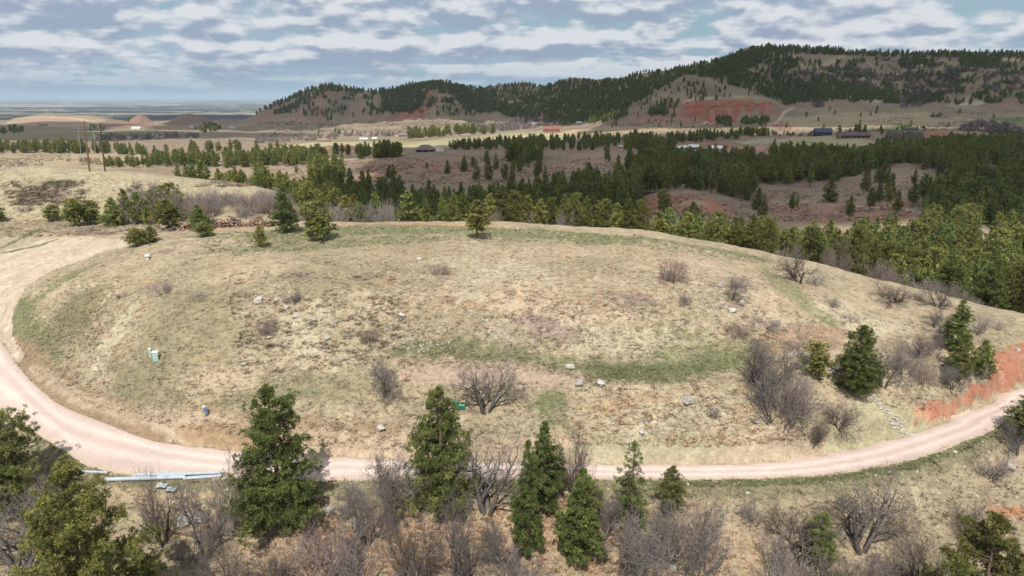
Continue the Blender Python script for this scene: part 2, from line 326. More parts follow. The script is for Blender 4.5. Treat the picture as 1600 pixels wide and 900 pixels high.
# ------------------------------------------------------------------ ground patches as the photo shows them
# hilltop meadow and other green ground
p_line([(300, 372), (420, 368), (520, 362), (650, 358), (760, 360), (880, 366), (980, 376)], 15, C_GREEN, .62, .7, .8, 1)
p_line([(330, 392), (470, 388), (600, 376), (690, 372)], 9, C_GREEN * 1.15, .45, .9, .9, 2)
p_line([(880, 362), (1000, 372), (1120, 390), (1230, 415)], 4, C_GREEN, .6, .6, .8, 3)
p_line([(1190, 420), (1225, 445), (1262, 480), (1300, 505)], 5.5, C_GREEN * 1.2, .6, .6, .8, 4)
p_line([(35, 470), (30, 510), (55, 545), (85, 565)], 6.5, C_GREEN, .7, .6, .8, 5)
p_line([(55, 470), (110, 430), (150, 412)], 7, C_GREEN * 1.1, .6, .6, .8, 6)
p_blob(110, 500, 65, 45, C_OLIVE * .85, .75, .8, .9, 0, 7)
p_blob(200, 600, 90, 45, C_OLIVE * .95, .6, .9, .9, 0, 8)
p_blob(300, 500, 140, 80, C_OLIVE, .55, .9, .9, 0, 9)
p_blob(520, 420, 120, 30, C_OLIVE * 1.1, .5, .9, .9, 0, 10)
p_line([(620, 548), (700, 545), (800, 560), (880, 578), (960, 582), (1060, 576), (1160, 560)], 4.2, C_GREEN * .95, .62, .9, .9, 11)
p_line([(900, 574), (1000, 584), (1080, 574)], 3.2, C_GREEN * .8, .72, .9, .8, 12)
p_line([(1060, 575), (1130, 560), (1200, 540), (1240, 525)], 4.5, C_GREEN, .6, .8, .8, 13)
p_blob(860, 625, 30, 32, C_GREEN, .75, .8, .8, .4, 14)
p_line([(870, 640), (890, 680)], 3, C_OLIVE, .8, .7, .8, 15)
p_blob(1050, 535, 110, 28, C_GREEN * 1.3, .5, 1, .9, 0, 16)
p_line([(400, 590), (500, 605), (600, 600)], 4, C_OLIVE, .7, .7, .8, 17)
p_line([(330, 640), (400, 620), (480, 612)], 3, C_OLIVE * .9, .8, .7, .8, 18)
# pale and peach bare ground
for i, (u, v, ru, rv, k) in enumerate([(760, 430, 110, 38, .75), (690, 460, 60, 20, .5), (860, 470, 110, 45, .7), (960, 530, 120, 28, .6), (1080, 415, 100, 20, .55), (850, 395, 110, 14, .5),
                                      (480, 510, 60, 40, .55), (400, 420, 80, 18, .5), (600, 480, 60, 30, .35), (180, 520, 22, 60, .6), (130, 610, 60, 20, .5), (340, 590, 60, 18, .6), (1060, 650, 120, 40, .6),
                                      (1180, 470, 60, 26, .45), (1380, 480, 90, 40, .4), (1350, 500, 70, 26, .55), (1500, 560, 60, 22, .4), (560, 655, 80, 16, .5), (960, 610, 80, 14, .4), (200, 410, 40, 8, .5), (340, 375, 60, 5, .5), (700, 655, 40, 20, .45)]):
    p_blob(u, v, ru, rv, C_PEACH if i % 3 else C_PALE, k, 1.0, .9, 0, 20 + i, .25)
# orange and rusty patches
for i, (u, v, ru, rv) in enumerate([(610, 440, 16, 6), (480, 480, 9, 4), (625, 470, 9, 4), (900, 385, 20, 4), (1000, 395, 22, 4), (590, 445, 12, 3), (900, 450, 12, 4), (740, 478, 30, 7), (1010, 625, 60, 18), (230, 440, 25, 5),
                                    (380, 440, 18, 5), (960, 640, 50, 14), (150, 470, 8, 14), (920, 475, 26, 8), (690, 480, 12, 4), (330, 560, 22, 7), (1160, 640, 26, 14), (70, 345, 26, 5), (345, 420, 20, 4)]):
    p_blob(u, v, ru, rv, C_ORANGE, .28, 1.0, .9, 0, 50 + i, .3)
# tracks
p_line([(628, 592), (680, 582), (760, 582), (850, 588), (905, 592)], 4.4, (.36, .275, .205), .95, .5, .6, 70)
p_line([(640, 580), (700, 572), (740, 575)], 3.2, (.36, .275, .205), .9, .6, .7, 71)
p_line([(1200, 528), (1260, 522), (1330, 520)], 5.5, C_BROWN * 1.2, .85, .5, .7, 72)
p_line([(1205, 545), (1265, 545), (1310, 535)], 5, C_BROWN * 1.1, .85, .6, .7, 73)
# scraped soil between road and hill
p_line([(10, 532), (35, 570), (80, 615), (150, 652), (240, 680), (330, 690), (420, 700), (560, 712), (700, 716)], 6.6, (.27, .195, .125), .9, .35, .5, 74)
p_line([(230, 655), (300, 668), (400, 685), (480, 700), (620, 706), (740, 708)], 3.6, C_PEACH, .85, .5, .7, 75)
p_line([(50, 575), (120, 620), (200, 650), (300, 655)], 2.4, C_PEACH * .9, .7, .7, .8, 76)
p_line([(280, 672), (360, 688), (440, 696)], 3.0, (.33, .23, .14), .8, .5, .6, 761)
p_line([(740, 714), (860, 716), (1000, 716), (1130, 712), (1230, 708), (1290, 700)], 3.6, C_PEACH * .98, .85, .35, .6, 77)
p_line([(900, 700), (1000, 698), (1130, 700)], 3.0, C_BANK, .7, .6, .7, 78)
p_poly([(1285, 708), (1300, 655), (1340, 625), (1390, 625), (1440, 650), (1470, 668), (1420, 688), (1350, 702)], C_BANK * np.array((1, 1, .95)), .9, .6, 79, .1)
p_poly([(1425, 668), (1440, 640), (1500, 620), (1545, 590), (1552, 555), (1600, 532), (1600, 594), (1550, 622), (1500, 645), (1460, 664)], (.38, .165, .105), .95, .8, 80, .3)
p_blob(1440, 645, 25, 10, (.52, .30, .19), .7, .8, .9, 0, 81)
# left end: tan turnaround
p_poly([(-40, 420), (0, 398), (60, 376), (140, 368), (205, 372), (215, 380), (150, 398), (90, 420), (45, 445), (22, 480), (18, 520), (35, 560), (20, 575), (-40, 540)], (.47, .385, .29), .95, .8, 82, .12)
p_line([(0, 388), (40, 370), (62, 358)], 2.2, C_GREEN, .85, .4, .5, 83)
p_line([(5, 395), (60, 384), (90, 374)], 2.0, C_GREEN, .85, .4, .5, 84)
p_line([(65, 356), (200, 356), (290, 358)], 3.0, C_PEACH, .5, .6, .7, 85)
p_line([(210, 385), (320, 372), (380, 366)], 2.2, C_PALE, .7, .7, .7, 851)
p_line([(100, 362), (160, 366), (180, 362)], 6.0, C_BROWN * .9, .6, .7, .8, 86)
# left mound
p_poly([(0, 330), (0, 264), (60, 261), (130, 266), (200, 270), (300, 282), (400, 296), (430, 304), (300, 312), (180, 335), (60, 342)], (.38, .335, .22), .75, 2.0, 87, .35)
p_blob(75, 300, 62, 18, C_PURPLE, .7, .9, .9, 0, 88, .12)
p_blob(60, 285, 50, 9, C_OLIVE, .4, .9, .9, 0, 89)
p_line([(280, 362), (300, 358), (345, 356), (400, 356), (430, 352)], 3, (.40, .24, .16), .7, .6, .7, 90)
p_line([(520, 350), (600, 349), (700, 351), (800, 356)], 3.0, (.40, .25, .15), .7, .7, .7, 91)
# sage / brown low brush stains
for i, (u, v, ru, rv, c) in enumerate([(240, 448, 24, 7, 1), (190, 460, 10, 4, 1), (312, 462, 12, 5, 1), (680, 418, 18, 7, 1), (690, 436, 12, 5, 1), (1060, 415, 22, 10, 0), (1040, 430, 16, 7, 0), (1150, 518, 22, 8, 0), (580, 523, 16, 5, 0), (470, 430, 22, 8, 1),
                                       (990, 470, 40, 14, 1), (1140, 480, 26, 8, 1), (870, 520, 50, 18, 1), (830, 500, 36, 14, 1), (1190, 505, 30, 6, 1), (260, 392, 24, 5, 1), (925, 592, 22, 5, 0), (700, 470, 16, 6, 0), (390, 470, 14, 5, 1)]):
    p_blob(u, v, ru, rv, C_PURPLE * (1.3 if c else 1.0) + (np.array((.05, .02, 0)) if not c else 0), .55, 1, .9, 0, 100 + i, .25)
# below the road
p_line([(20, 690), (110, 735), (200, 752), (400, 762), (700, 764), (1000, 762), (1200, 762), (1340, 750), (1470, 716), (1590, 665)], 3.2, C_OLIVE * .85, .8, .6, .7, 130)
p_line([(1000, 754), (1150, 755), (1280, 750), (1400, 732), (1500, 700), (1600, 650)], 1.1, C_GREEN * .9, .9, .4, .5, 131)
for i, (u, v, ru, rv, k) in enumerate([(560, 850, 160, 50, .8), (760, 850, 120, 60, .8), (900, 830, 110, 60, .7), (420, 860, 90, 40, .7), (1120, 860, 70, 60, .5), (300, 820, 60, 30, .5), (80, 850, 80, 40, .6), (1590, 800, 50, 14, .6)]):
    p_blob(u, v, ru, rv, C_LITTER if i % 2 else C_LITTER * np.array((1.15, 1.1, 1.05)), k, 1, .9, 0, 140 + i, .25)
p_blob(1588, 800, 40, 10, (.45, .2, .11), .7, 1, .9, 0, 150)
p_blob(1300, 830, 120, 40, C_DRY, .4, 1, .9, 0, 151)
p_blob(240, 775, 110, 12, (.40, .31, .20), .7, .8, .9, 0, 152)
# ---- middle distance
p_poly([(0, 262), (0, 236), (150, 234), (280, 243), (430, 240), (480, 236), (430, 247), (300, 252), (230, 262), (120, 262)], (.36, .295, .19), .8, 8, 160, .3)
p_blob(200, 250, 40, 5, (.45, .31, .15), .6, .8, .9, 0, 161)
p_poly([(270, 268), (330, 261), (400, 258), (470, 262), (550, 262), (540, 285), (440, 292), (420, 300), (330, 280)], (.34, .245, .175), .6, 5, 162, .3)
p_poly([(550, 252), (650, 245), (760, 242), (800, 250), (850, 262), (880, 275), (760, 284), (640, 288), (560, 284)], (.275, .185, .13), .75, 5, 163, .4)
for i, (u, v, ru, rv) in enumerate([(620, 262, 40, 8), (680, 258, 50, 8), (600, 272, 30, 6), (880, 262, 30, 8), (930, 252, 40, 7), (1010, 258, 20, 5)]):
    p_blob(u, v, ru, rv, (.30, .16, .115), .55, 1, .9, 0, 170 + i)
p_poly([(880, 262), (900, 240), (960, 237), (1040, 250), (1010, 262), (940, 272), (880, 282)], (.32, .235, .17), .7, 5, 180, .3)
p_poly([(1005, 310), (1060, 304), (1110, 312), (1140, 325), (1150, 345), (1000, 345)], (.36, .16, .10), .85, 2.5, 181, .45)
p_blob(1085, 316, 22, 5, (.40, .33, .27), .5, .8, .8, 0, 182)
p_poly([(1150, 320), (1250, 310), (1350, 290), (1420, 272), (1480, 280), (1560, 318), (1500, 345), (1300, 345), (1180, 345)], (.30, .22, .155), .8, 4, 183, .3)
p_poly([(1200, 322), (1300, 318), (1420, 318), (1430, 345), (1210, 345)], (.34, .17, .12), .6, 3, 184, .5)
p_line([(1300, 322), (1330, 320), (1360, 326), (1390, 322), (1440, 332), (1475, 330)], 2.5, (.55, .47, .40), .6, .8, .8, 185)
p_line([(1200, 316), (1240, 312), (1290, 318), (1330, 322)], 2.5, (.50, .38, .30), .5, .8, .8, 186)
p_blob(540, 231, 48, 5, (.50, .22, .12), .9, .7, .7, 0, 190)
p_poly([(430, 245), (480, 236), (600, 236), (640, 240), (560, 250), (480, 250)], (.46, .36, .22), .8, 8, 191, .2)
p_poly([(420, 230), (500, 222), (620, 222), (780, 218), (790, 210), (900, 205), (900, 214), (840, 222), (700, 230), (560, 230)], (.40, .36, .21), .85, 10, 192, .2)
p_poly([(640, 222), (780, 208), (850, 203), (850, 212), (760, 220), (690, 226)], (.30, .30, .17), .8, 8, 193, .2)
p_poly([(560, 222), (610, 216), (660, 222), (620, 228)], (.24, .25, .13), .7, 8, 194, .2)
p_line([(860, 206), (900, 203), (890, 208), (800, 214), (720, 222)], 22, (.55, .38, .25), .8, .4, .6, 195)
p_poly([(100, 205), (240, 205), (330, 212), (250, 216), (120, 212)], (.16, .20, .08), .8, 12, 196, .2)
p_poly([(0, 212), (60, 208), (120, 214), (60, 222), (0, 222)], (.18, .17, .09), .6, 12, 197, .2)
# far mesa, cliffs and red soils
p_blob(297, 188, 36, 9, (.21, .15, .12), .8, .6, .8, 0, 198)
p_blob(220, 187, 18, 6, (.23, .15, .115), .8, .6, .8, 0, 199)
p_poly([(0, 196), (20, 186), (60, 180), (130, 181), (170, 188), (140, 198), (60, 198)], (.38, .30, .215), .8, 25, 200, .3)
p_poly([(20, 190), (60, 184), (120, 186), (140, 193), (60, 197)], (.38, .23, .17), .6, 20, 201, .4)
p_line([(40, 186), (80, 183), (120, 186), (150, 190)], 26, (.50, .40, .30), .8, .8, .8, 2021)
p_line([(60, 190), (100, 189), (135, 193)], 22, (.34, .19, .14), .7, .8, .8, 2022)
p_poly([(140, 197), (180, 188), (240, 192), (250, 197), (180, 200)], (.26, .15, .11), .8, 15, 202, .3)
for i, (u, v, ru, rv, c) in enumerate([(645, 176, 30, 8, 1), (630, 184, 34, 5, 1), (480, 170, 28, 8, 0), (420, 180, 26, 7, 0), (560, 178, 30, 6, 0), (500, 150, 26, 8, 0), (855, 170, 16, 4, 1), (1575, 166, 26, 5, 0), (1420, 146, 26, 5, 0),
                                       (1215, 196, 20, 6, 1), (1210, 175, 24, 10, 0), (1540, 216, 40, 5, 0), (1510, 218, 24, 4, 1), (1470, 208, 50, 2.5, 1), (1140, 232, 30, 5, 1), (1030, 180, 50, 14, 0), (1080, 188, 30, 8, 0)]):
    p_blob(u, v, ru, rv, (.31, .12, .085) if c else (.27, .165, .125), .75, .8, .8, 0, 210 + i)
p_poly([(1068, 160), (1110, 157), (1160, 156), (1200, 160), (1216, 170), (1190, 180), (1160, 172), (1150, 190), (1112, 194), (1090, 186), (1066, 178)], (.30, .11, .078), .95, 6, 230, .4)
p_line([(1068, 168), (1100, 167), (1132, 166), (1140, 167)], 5, (.17, .06, .045), .85, .3, .5, 2301)
p_line([(1142, 166), (1170, 164), (1186, 163)], 5, (.17, .06, .045), .8, .3, .5, 2302)
p_line([(1110, 170), (1114, 184), (1120, 192)], 8, (.36, .20, .14), .7, .5, .7, 2303)
p_line([(1135, 168), (1145, 184)], 8, (.36, .22, .16), .7, .5, .7, 2304)
p_line([(1160, 170), (1180, 184)], 8, (.34, .22, .16), .7, .5, .7, 2305)
p_line([(1066, 160), (1110, 154), (1150, 152), (1195, 154)], 9, (.42, .33, .24), .8, .5, .6, 231)
p_line([(1075, 196), (1110, 192), (1125, 190)], 7, (.50, .33, .25), .8, .4, .6, 232)
p_poly([(1540, 186), (1560, 183), (1600, 184), (1600, 193), (1570, 188)], (.09, .17, .06), .9, 6, 233)
p_poly([(1350, 204), (1400, 197), (1445, 204), (1400, 207)], (.08, .13, .05), .9, 6, 234)
p_poly([(1205, 222), (1240, 213), (1330, 215), (1380, 222), (1350, 232), (1300, 226), (1240, 228)], (.36, .33, .19), .8, 6, 235, .2)
p_poly([(1240, 226), (1250, 220), (1290, 222), (1300, 226)], (.19, .25, .10), .8, 5, 236, .2)
p_poly([(1110, 236), (1140, 230), (1200, 226), (1170, 240), (1130, 243)], (.45, .24, .16), .8, 5, 237, .3)
p_poly([(1150, 222), (1200, 216), (1230, 218), (1190, 226)], (.35, .36, .24), .8, 5, 238, .2)
p_poly([(1220, 185), (1300, 176), (1450, 176), (1540, 186), (1600, 195), (1600, 206), (1480, 196), (1330, 200), (1240, 204)], (.37, .31, .20), .6, 12, 239, .3)
p_poly([(870, 205), (950, 196), (1030, 198), (1060, 204), (980, 208), (900, 212)], (.36, .27, .18), .7, 10, 240, .3)
p_line([(535, 205), (560, 208), (600, 210), (630, 214)], 14, (.42, .34, .25), .8, .4, .6, 241)
p_line([(1200, 196), (1225, 176), (1240, 168)], 6, (.45, .36, .28), .7, .4, .6, 242)
p_blob(1380, 158, 26, 5, (.38, .36, .31), .9, .6, .7, 0, 243); p_blob(1510, 163, 18, 3, (.42, .38, .31), .8, .6, .7, 0, 244)
for i, (u, v, ru, rv) in enumerate([(1240, 108, 42, 7), (1420, 108, 44, 7), (1350, 120, 26, 6), (1500, 116, 26, 5), (1575, 92, 26, 6), (1300, 96, 60, 4), (520, 134, 26, 5), (1180, 140, 30, 6), (990, 118, 18, 4)]):
    p_blob(u, v, ru, rv, (.40, .35, .21), .65, .9, .9, 0, 260 + i)

# ------------------------------------------------------------------ materials
def mat(name, base=(.5, .5, .5), rough=.9, metal=0.0, attr=None, noise=None, noise_scale=2.0, bump=0.0, bump_scale=5.0, bump_dist=.05, trans=0.0, var=0.0, spec=0.3):
    m = bpy.data.materials.new(name); m.use_nodes = True; t = m.node_tree; n = t.nodes; l = t.links
    b = n['Principled BSDF']; b.inputs['Roughness'].default_value = rough; b.inputs['Metallic'].default_value = metal; b.inputs['Specular IOR Level'].default_value = spec
    out = None
    if attr:
        a = n.new('ShaderNodeAttribute'); a.attribute_name = attr; out = a.outputs['Color']
    else:
        r = n.new('ShaderNodeRGB'); r.outputs[0].default_value = (*base, 1); out = r.outputs[0]
    geo = n.new('ShaderNodeNewGeometry'); tcn = n.new('ShaderNodeTexCoord')
    src = tcn.outputs['Object']
    if noise:
        for (sc_, lo, hi, det) in noise:
            nz = n.new('ShaderNodeTexNoise'); nz.inputs['Scale'].default_value = sc_; nz.inputs['Detail'].default_value = det; nz.inputs['Roughness'].default_value = .65
            l.new(src, nz.inputs['Vector'])
            mr = n.new('ShaderNodeMapRange'); l.new(nz.outputs[0], mr.inputs[0]); mr.inputs[1].default_value = .3; mr.inputs[2].default_value = .7; mr.inputs[3].default_value = lo; mr.inputs[4].default_value = hi
            mx = n.new('ShaderNodeVectorMath'); mx.operation = 'SCALE'; l.new(out, mx.inputs[0]); l.new(mr.outputs[0], mx.inputs['Scale']); out = mx.outputs[0]
    if var:
        oi = n.new('ShaderNodeObjectInfo'); hs = n.new('ShaderNodeHueSaturation')
        m1_ = n.new('ShaderNodeMapRange'); l.new(oi.outputs['Random'], m1_.inputs[0]); m1_.inputs[3].default_value = 1 - var; m1_.inputs[4].default_value = 1 + var
        fr = n.new('ShaderNodeMath'); fr.operation = 'FRACT'; mm = n.new('ShaderNodeMath'); mm.operation = 'MULTIPLY'; mm.inputs[1].default_value = 7.31
        l.new(oi.outputs['Random'], mm.inputs[0]); l.new(mm.outputs[0], fr.inputs[0])
        m2_ = n.new('ShaderNodeMapRange'); l.new(fr.outputs[0], m2_.inputs[0]); m2_.inputs[3].default_value = .485; m2_.inputs[4].default_value = .512
        l.new(m1_.outputs[0], hs.inputs['Value']); l.new(m2_.outputs[0], hs.inputs['Hue']); l.new(out, hs.inputs['Color']); out = hs.outputs[0]
    l.new(out, b.inputs['Base Color'])
    if bump:
        nz = n.new('ShaderNodeTexNoise'); nz.inputs['Scale'].default_value = bump_scale; nz.inputs['Detail'].default_value = 6; nz.inputs['Roughness'].default_value = .6
        l.new(src, nz.inputs['Vector']); bp = n.new('ShaderNodeBump'); bp.inputs['Strength'].default_value = bump; bp.inputs['Distance'].default_value = bump_dist
        l.new(nz.outputs[0], bp.inputs['Height']); l.new(bp.outputs[0], b.inputs['Normal'])
    if trans:
        tr = n.new('ShaderNodeBsdfTranslucent'); l.new(out, tr.inputs[0]); ms = n.new('ShaderNodeMixShader'); ms.inputs[0].default_value = trans
        l.new(b.outputs[0], ms.inputs[1]); l.new(tr.outputs[0], ms.inputs[2]); l.new(ms.outputs[0], n['Material Output'].inputs[0])
    return m
M_GROUND = mat('soil_and_grass', attr='tint', rough=1, noise=[(.9, .74, 1.24, 5), (5.0, .72, 1.28, 4), (.22, .84, 1.14, 5), (.03, .9, 1.1, 4)], bump=.9, bump_scale=2.2, bump_dist=.35, spec=.1)
M_ROAD = mat('pink_gravel', attr='tint', rough=1, noise=[(.35, .94, 1.06, 4), (6.0, .86, 1.12, 5), (1.5, .95, 1.05, 4)], bump=.5, bump_scale=9, bump_dist=.04, spec=.15)

def mesh_from(name, verts, faces, material=None, smooth=False, tint=None):
    me = bpy.data.meshes.new(name)
    verts = np.asarray(verts, dtype=np.float32); faces = np.asarray(faces, dtype=np.int32)
    me.vertices.add(len(verts)); me.vertices.foreach_set('co', verts.ravel())
    k = faces.shape[1]; me.loops.add(faces.size); me.loops.foreach_set('vertex_index', faces.ravel())
    me.polygons.add(len(faces)); me.polygons.foreach_set('loop_start', np.arange(0, faces.size, k, dtype=np.int32)); me.polygons.foreach_set('loop_total', np.full(len(faces), k, dtype=np.int32))
    if smooth: me.polygons.foreach_set('use_smooth', np.ones(len(faces), dtype=bool))
    me.update(calc_edges=True)
    if tint is not None:
        at = me.color_attributes.new('tint', 'FLOAT_COLOR', 'POINT'); c = np.ones((len(verts), 4), dtype=np.float32); c[:, :3] = tint; at.data.foreach_set('color', c.ravel())
    if material: me.materials.append(material)
    return me
def link(name, me, parent=None, loc=None, kind=None, label=None, cat=None, group=None):
    o = bpy.data.objects.new(name, me); col.objects.link(o)
    if parent is not None: o.parent = parent
    if loc is not None: o.location = loc
    if kind: o['kind'] = kind
    if label: o['label'] = label
    if cat: o['category'] = cat
    if group: o['group'] = group
    return o
idx = np.arange(NR * NC).reshape(NR, NC)
quads = np.stack([idx[:-1, :-1], idx[:-1, 1:], idx[1:, 1:], idx[1:, :-1]], -1).reshape(-1, 4)
me = mesh_from('ground', np.stack([XX, YY, ZG], -1).reshape(-1, 3), quads, M_GROUND, True, CG.reshape(-1, 3))
link('ground', me, kind='structure')

# ------------------------------------------------------------------ gravel road
outer = [(-90, 590), (-40, 618), (0, 645), (50, 676), (100, 706), (150, 735), (200, 744), (250, 748), (380, 751), (500, 752), (650, 751), (800, 750), (950, 750), (1100, 750), (1200, 748), (1300, 742), (1380, 729), (1450, 712), (1530, 682), (1600, 645), (1660, 612)]
inner = [(-60, 490), (-20, 510), (2, 532), (28, 570), (62, 607), (105, 637), (155, 657), (250, 690), (330, 700), (400, 706), (520, 713), (650, 718), (800, 723), (950, 725), (1100, 726), (1200, 722), (1290, 709), (1350, 698), (1430, 676), (1530, 636), (1620, 590)]
def gpoly(pts, n):
    P = np.array([g1(u, v)[:2] for u, v in pts]); s = np.concatenate([[0], np.cumsum(np.hypot(*np.diff(P, axis=0).T))])
    t = np.linspace(0, s[-1], n); return np.stack([pchip(s, P[:, 0], t), pchip(s, P[:, 1], t)], -1)
nS, nM = 900, 26
O_ = gpoly(outer, nS); I_ = gpoly(inner, nS)
tt = np.arange(nS) * .25
nrm = I_ - O_; nrm /= np.linalg.norm(nrm, axis=1)[:, None]
O_ += nrm * ((fbm(tt / 2, tt * 0, 501, 6, .7) - .5) * 1.7)[:, None]; I_ += nrm * ((fbm(tt / 2, tt * 0 + 9, 511, 6, .7) - .5) * 1.9)[:, None]
ss = np.linspace(0, 1, nM)
RP = O_[:, None, :] * (1 - ss[None, :, None]) + I_[:, None, :] * ss[None, :, None]
rz = hgt(RP[..., 0].ravel(), RP[..., 1].ravel()).reshape(nS, nM) + .05
edge = np.minimum(ss, 1 - ss)
rz += np.where(edge < .03, -.10, 0)[None, :]
lane = np.exp(-((ss - .33) / .1) ** 2) + np.exp(-((ss - .68) / .1) ** 2)
rc = C_PINK[None, None, :] * (0.87 + .25 * lane[None, :, None] + .12 * (fbm(RP[..., 0] / 5, RP[..., 1] / 5, 521, 4) - .5)[..., None])
dust = (1 - sstep(edge, .02, .16))[None, :, None] * .6
rc = rc * (1 - dust) + C_PEACH * dust
ii = np.arange(nS * nM).reshape(nS, nM)
rq = np.stack([ii[:-1, :-1], ii[1:, :-1], ii[1:, 1:], ii[:-1, 1:]], -1).reshape(-1, 4)[:, ::-1]
me = mesh_from('gravel_road', np.concatenate([RP, rz[..., None]], -1).reshape(-1, 3), rq, M_ROAD, True, rc.reshape(-1, 3))
link('gravel_road', me, kind='structure')
ORD = 'first second third fourth fifth sixth seventh eighth ninth tenth eleventh twelfth thirteenth fourteenth fifteenth sixteenth seventeenth eighteenth nineteenth twentieth'.split() + ['twenty-' + w for w in 'first second third fourth fifth sixth seventh eighth ninth'.split()] + ['thirtieth'] + ['thirty-' + w for w in 'first second third fourth fifth'.split()]
# ------------------------------------------------------------------ plant shapes
M_BARK = mat('pine_bark', (.16, .105, .075), noise=[(6, .6, 1.4, 4)], bump=.6, bump_scale=12, rough=1)
M_NEEDLE = mat('pine_needles', attr='tint', rough=.8, trans=.30, var=.20, spec=.12)
M_TWIG = mat('bare_wood', attr='tint', rough=1, var=.18, spec=.05)
M_DRYLEAF = mat('dry_grass_blades', attr='tint', rough=1, var=.3, spec=.05)
M_CLOUD = None

def tube(V, Fc, p0, p1, r0, r1, sides=3):
    p0 = np.asarray(p0, float); p1 = np.asarray(p1, float); d = p1 - p0; d = d / (np.linalg.norm(d) + 1e-9)
    a = np.cross(d, (0, 0, 1.0) if abs(d[2]) < .9 else (1.0, 0, 0)); a /= np.linalg.norm(a) + 1e-9; b = np.cross(d, a)
    n = len(V)
    for k in range(sides):
        c, s = math.cos(2 * PI * k / sides), math.sin(2 * PI * k / sides); V.append(p0 + (a * c + b * s) * r0)
    for k in range(sides):
        c, s = math.cos(2 * PI * k / sides), math.sin(2 * PI * k / sides); V.append(p1 + (a * c + b * s) * r1)
    for k in range(sides):
        k2 = (k + 1) % sides; Fc.append((n + k, n + k2, n + sides + k2, n + sides + k))
def tris_of(Fc):
    out = []
    for f in Fc:
        for i in range(1, len(f) - 1): out.append((f[0], f[i], f[i + 1]))
    return out

def needle_mesh(name, C, Rad, Out, nn, wfrac, rng, tints, lenj=.35):
    """puffs of needles: C centres, Rad puff radius, Out outward direction"""
    K = len(C); D = rng.normal(size=(K, nn, 3)); D /= np.linalg.norm(D, axis=2, keepdims=True)
    D = D + Out[:, None, :] * .55 + np.array((0, 0, .25)); D /= np.linalg.norm(D, axis=2, keepdims=True)
    Ln = Rad[:, None, None] * (1 - lenj + 2 * lenj * rng.random((K, nn, 1)))
    Pp = rng.normal(size=(K, nn, 3)); Pp -= (Pp * D).sum(2, keepdims=True) * D; Pp /= np.linalg.norm(Pp, axis=2, keepdims=True)
    base = C[:, None, :] + D * Ln * .08; w = Rad[:, None, None] * wfrac
    v0 = base + D * Ln * .45 - Pp * w; v1 = base + D * Ln * .45 + Pp * w; v2 = base + D * Ln; v3 = base
    V = np.stack([v3, v1, v2, v0], 2).reshape(-1, 3); n = K * nn
    i = np.arange(n) * 4; Fq = np.stack([i, i + 1, i + 2, i + 3], 1)
    T = np.repeat(tints, nn * 4, axis=0) * (0.82 + .36 * rng.random((n, 1, 1)).repeat(4, 1).reshape(-1, 1))
    return mesh_from(name, V, Fq, M_NEEDLE, False, T)

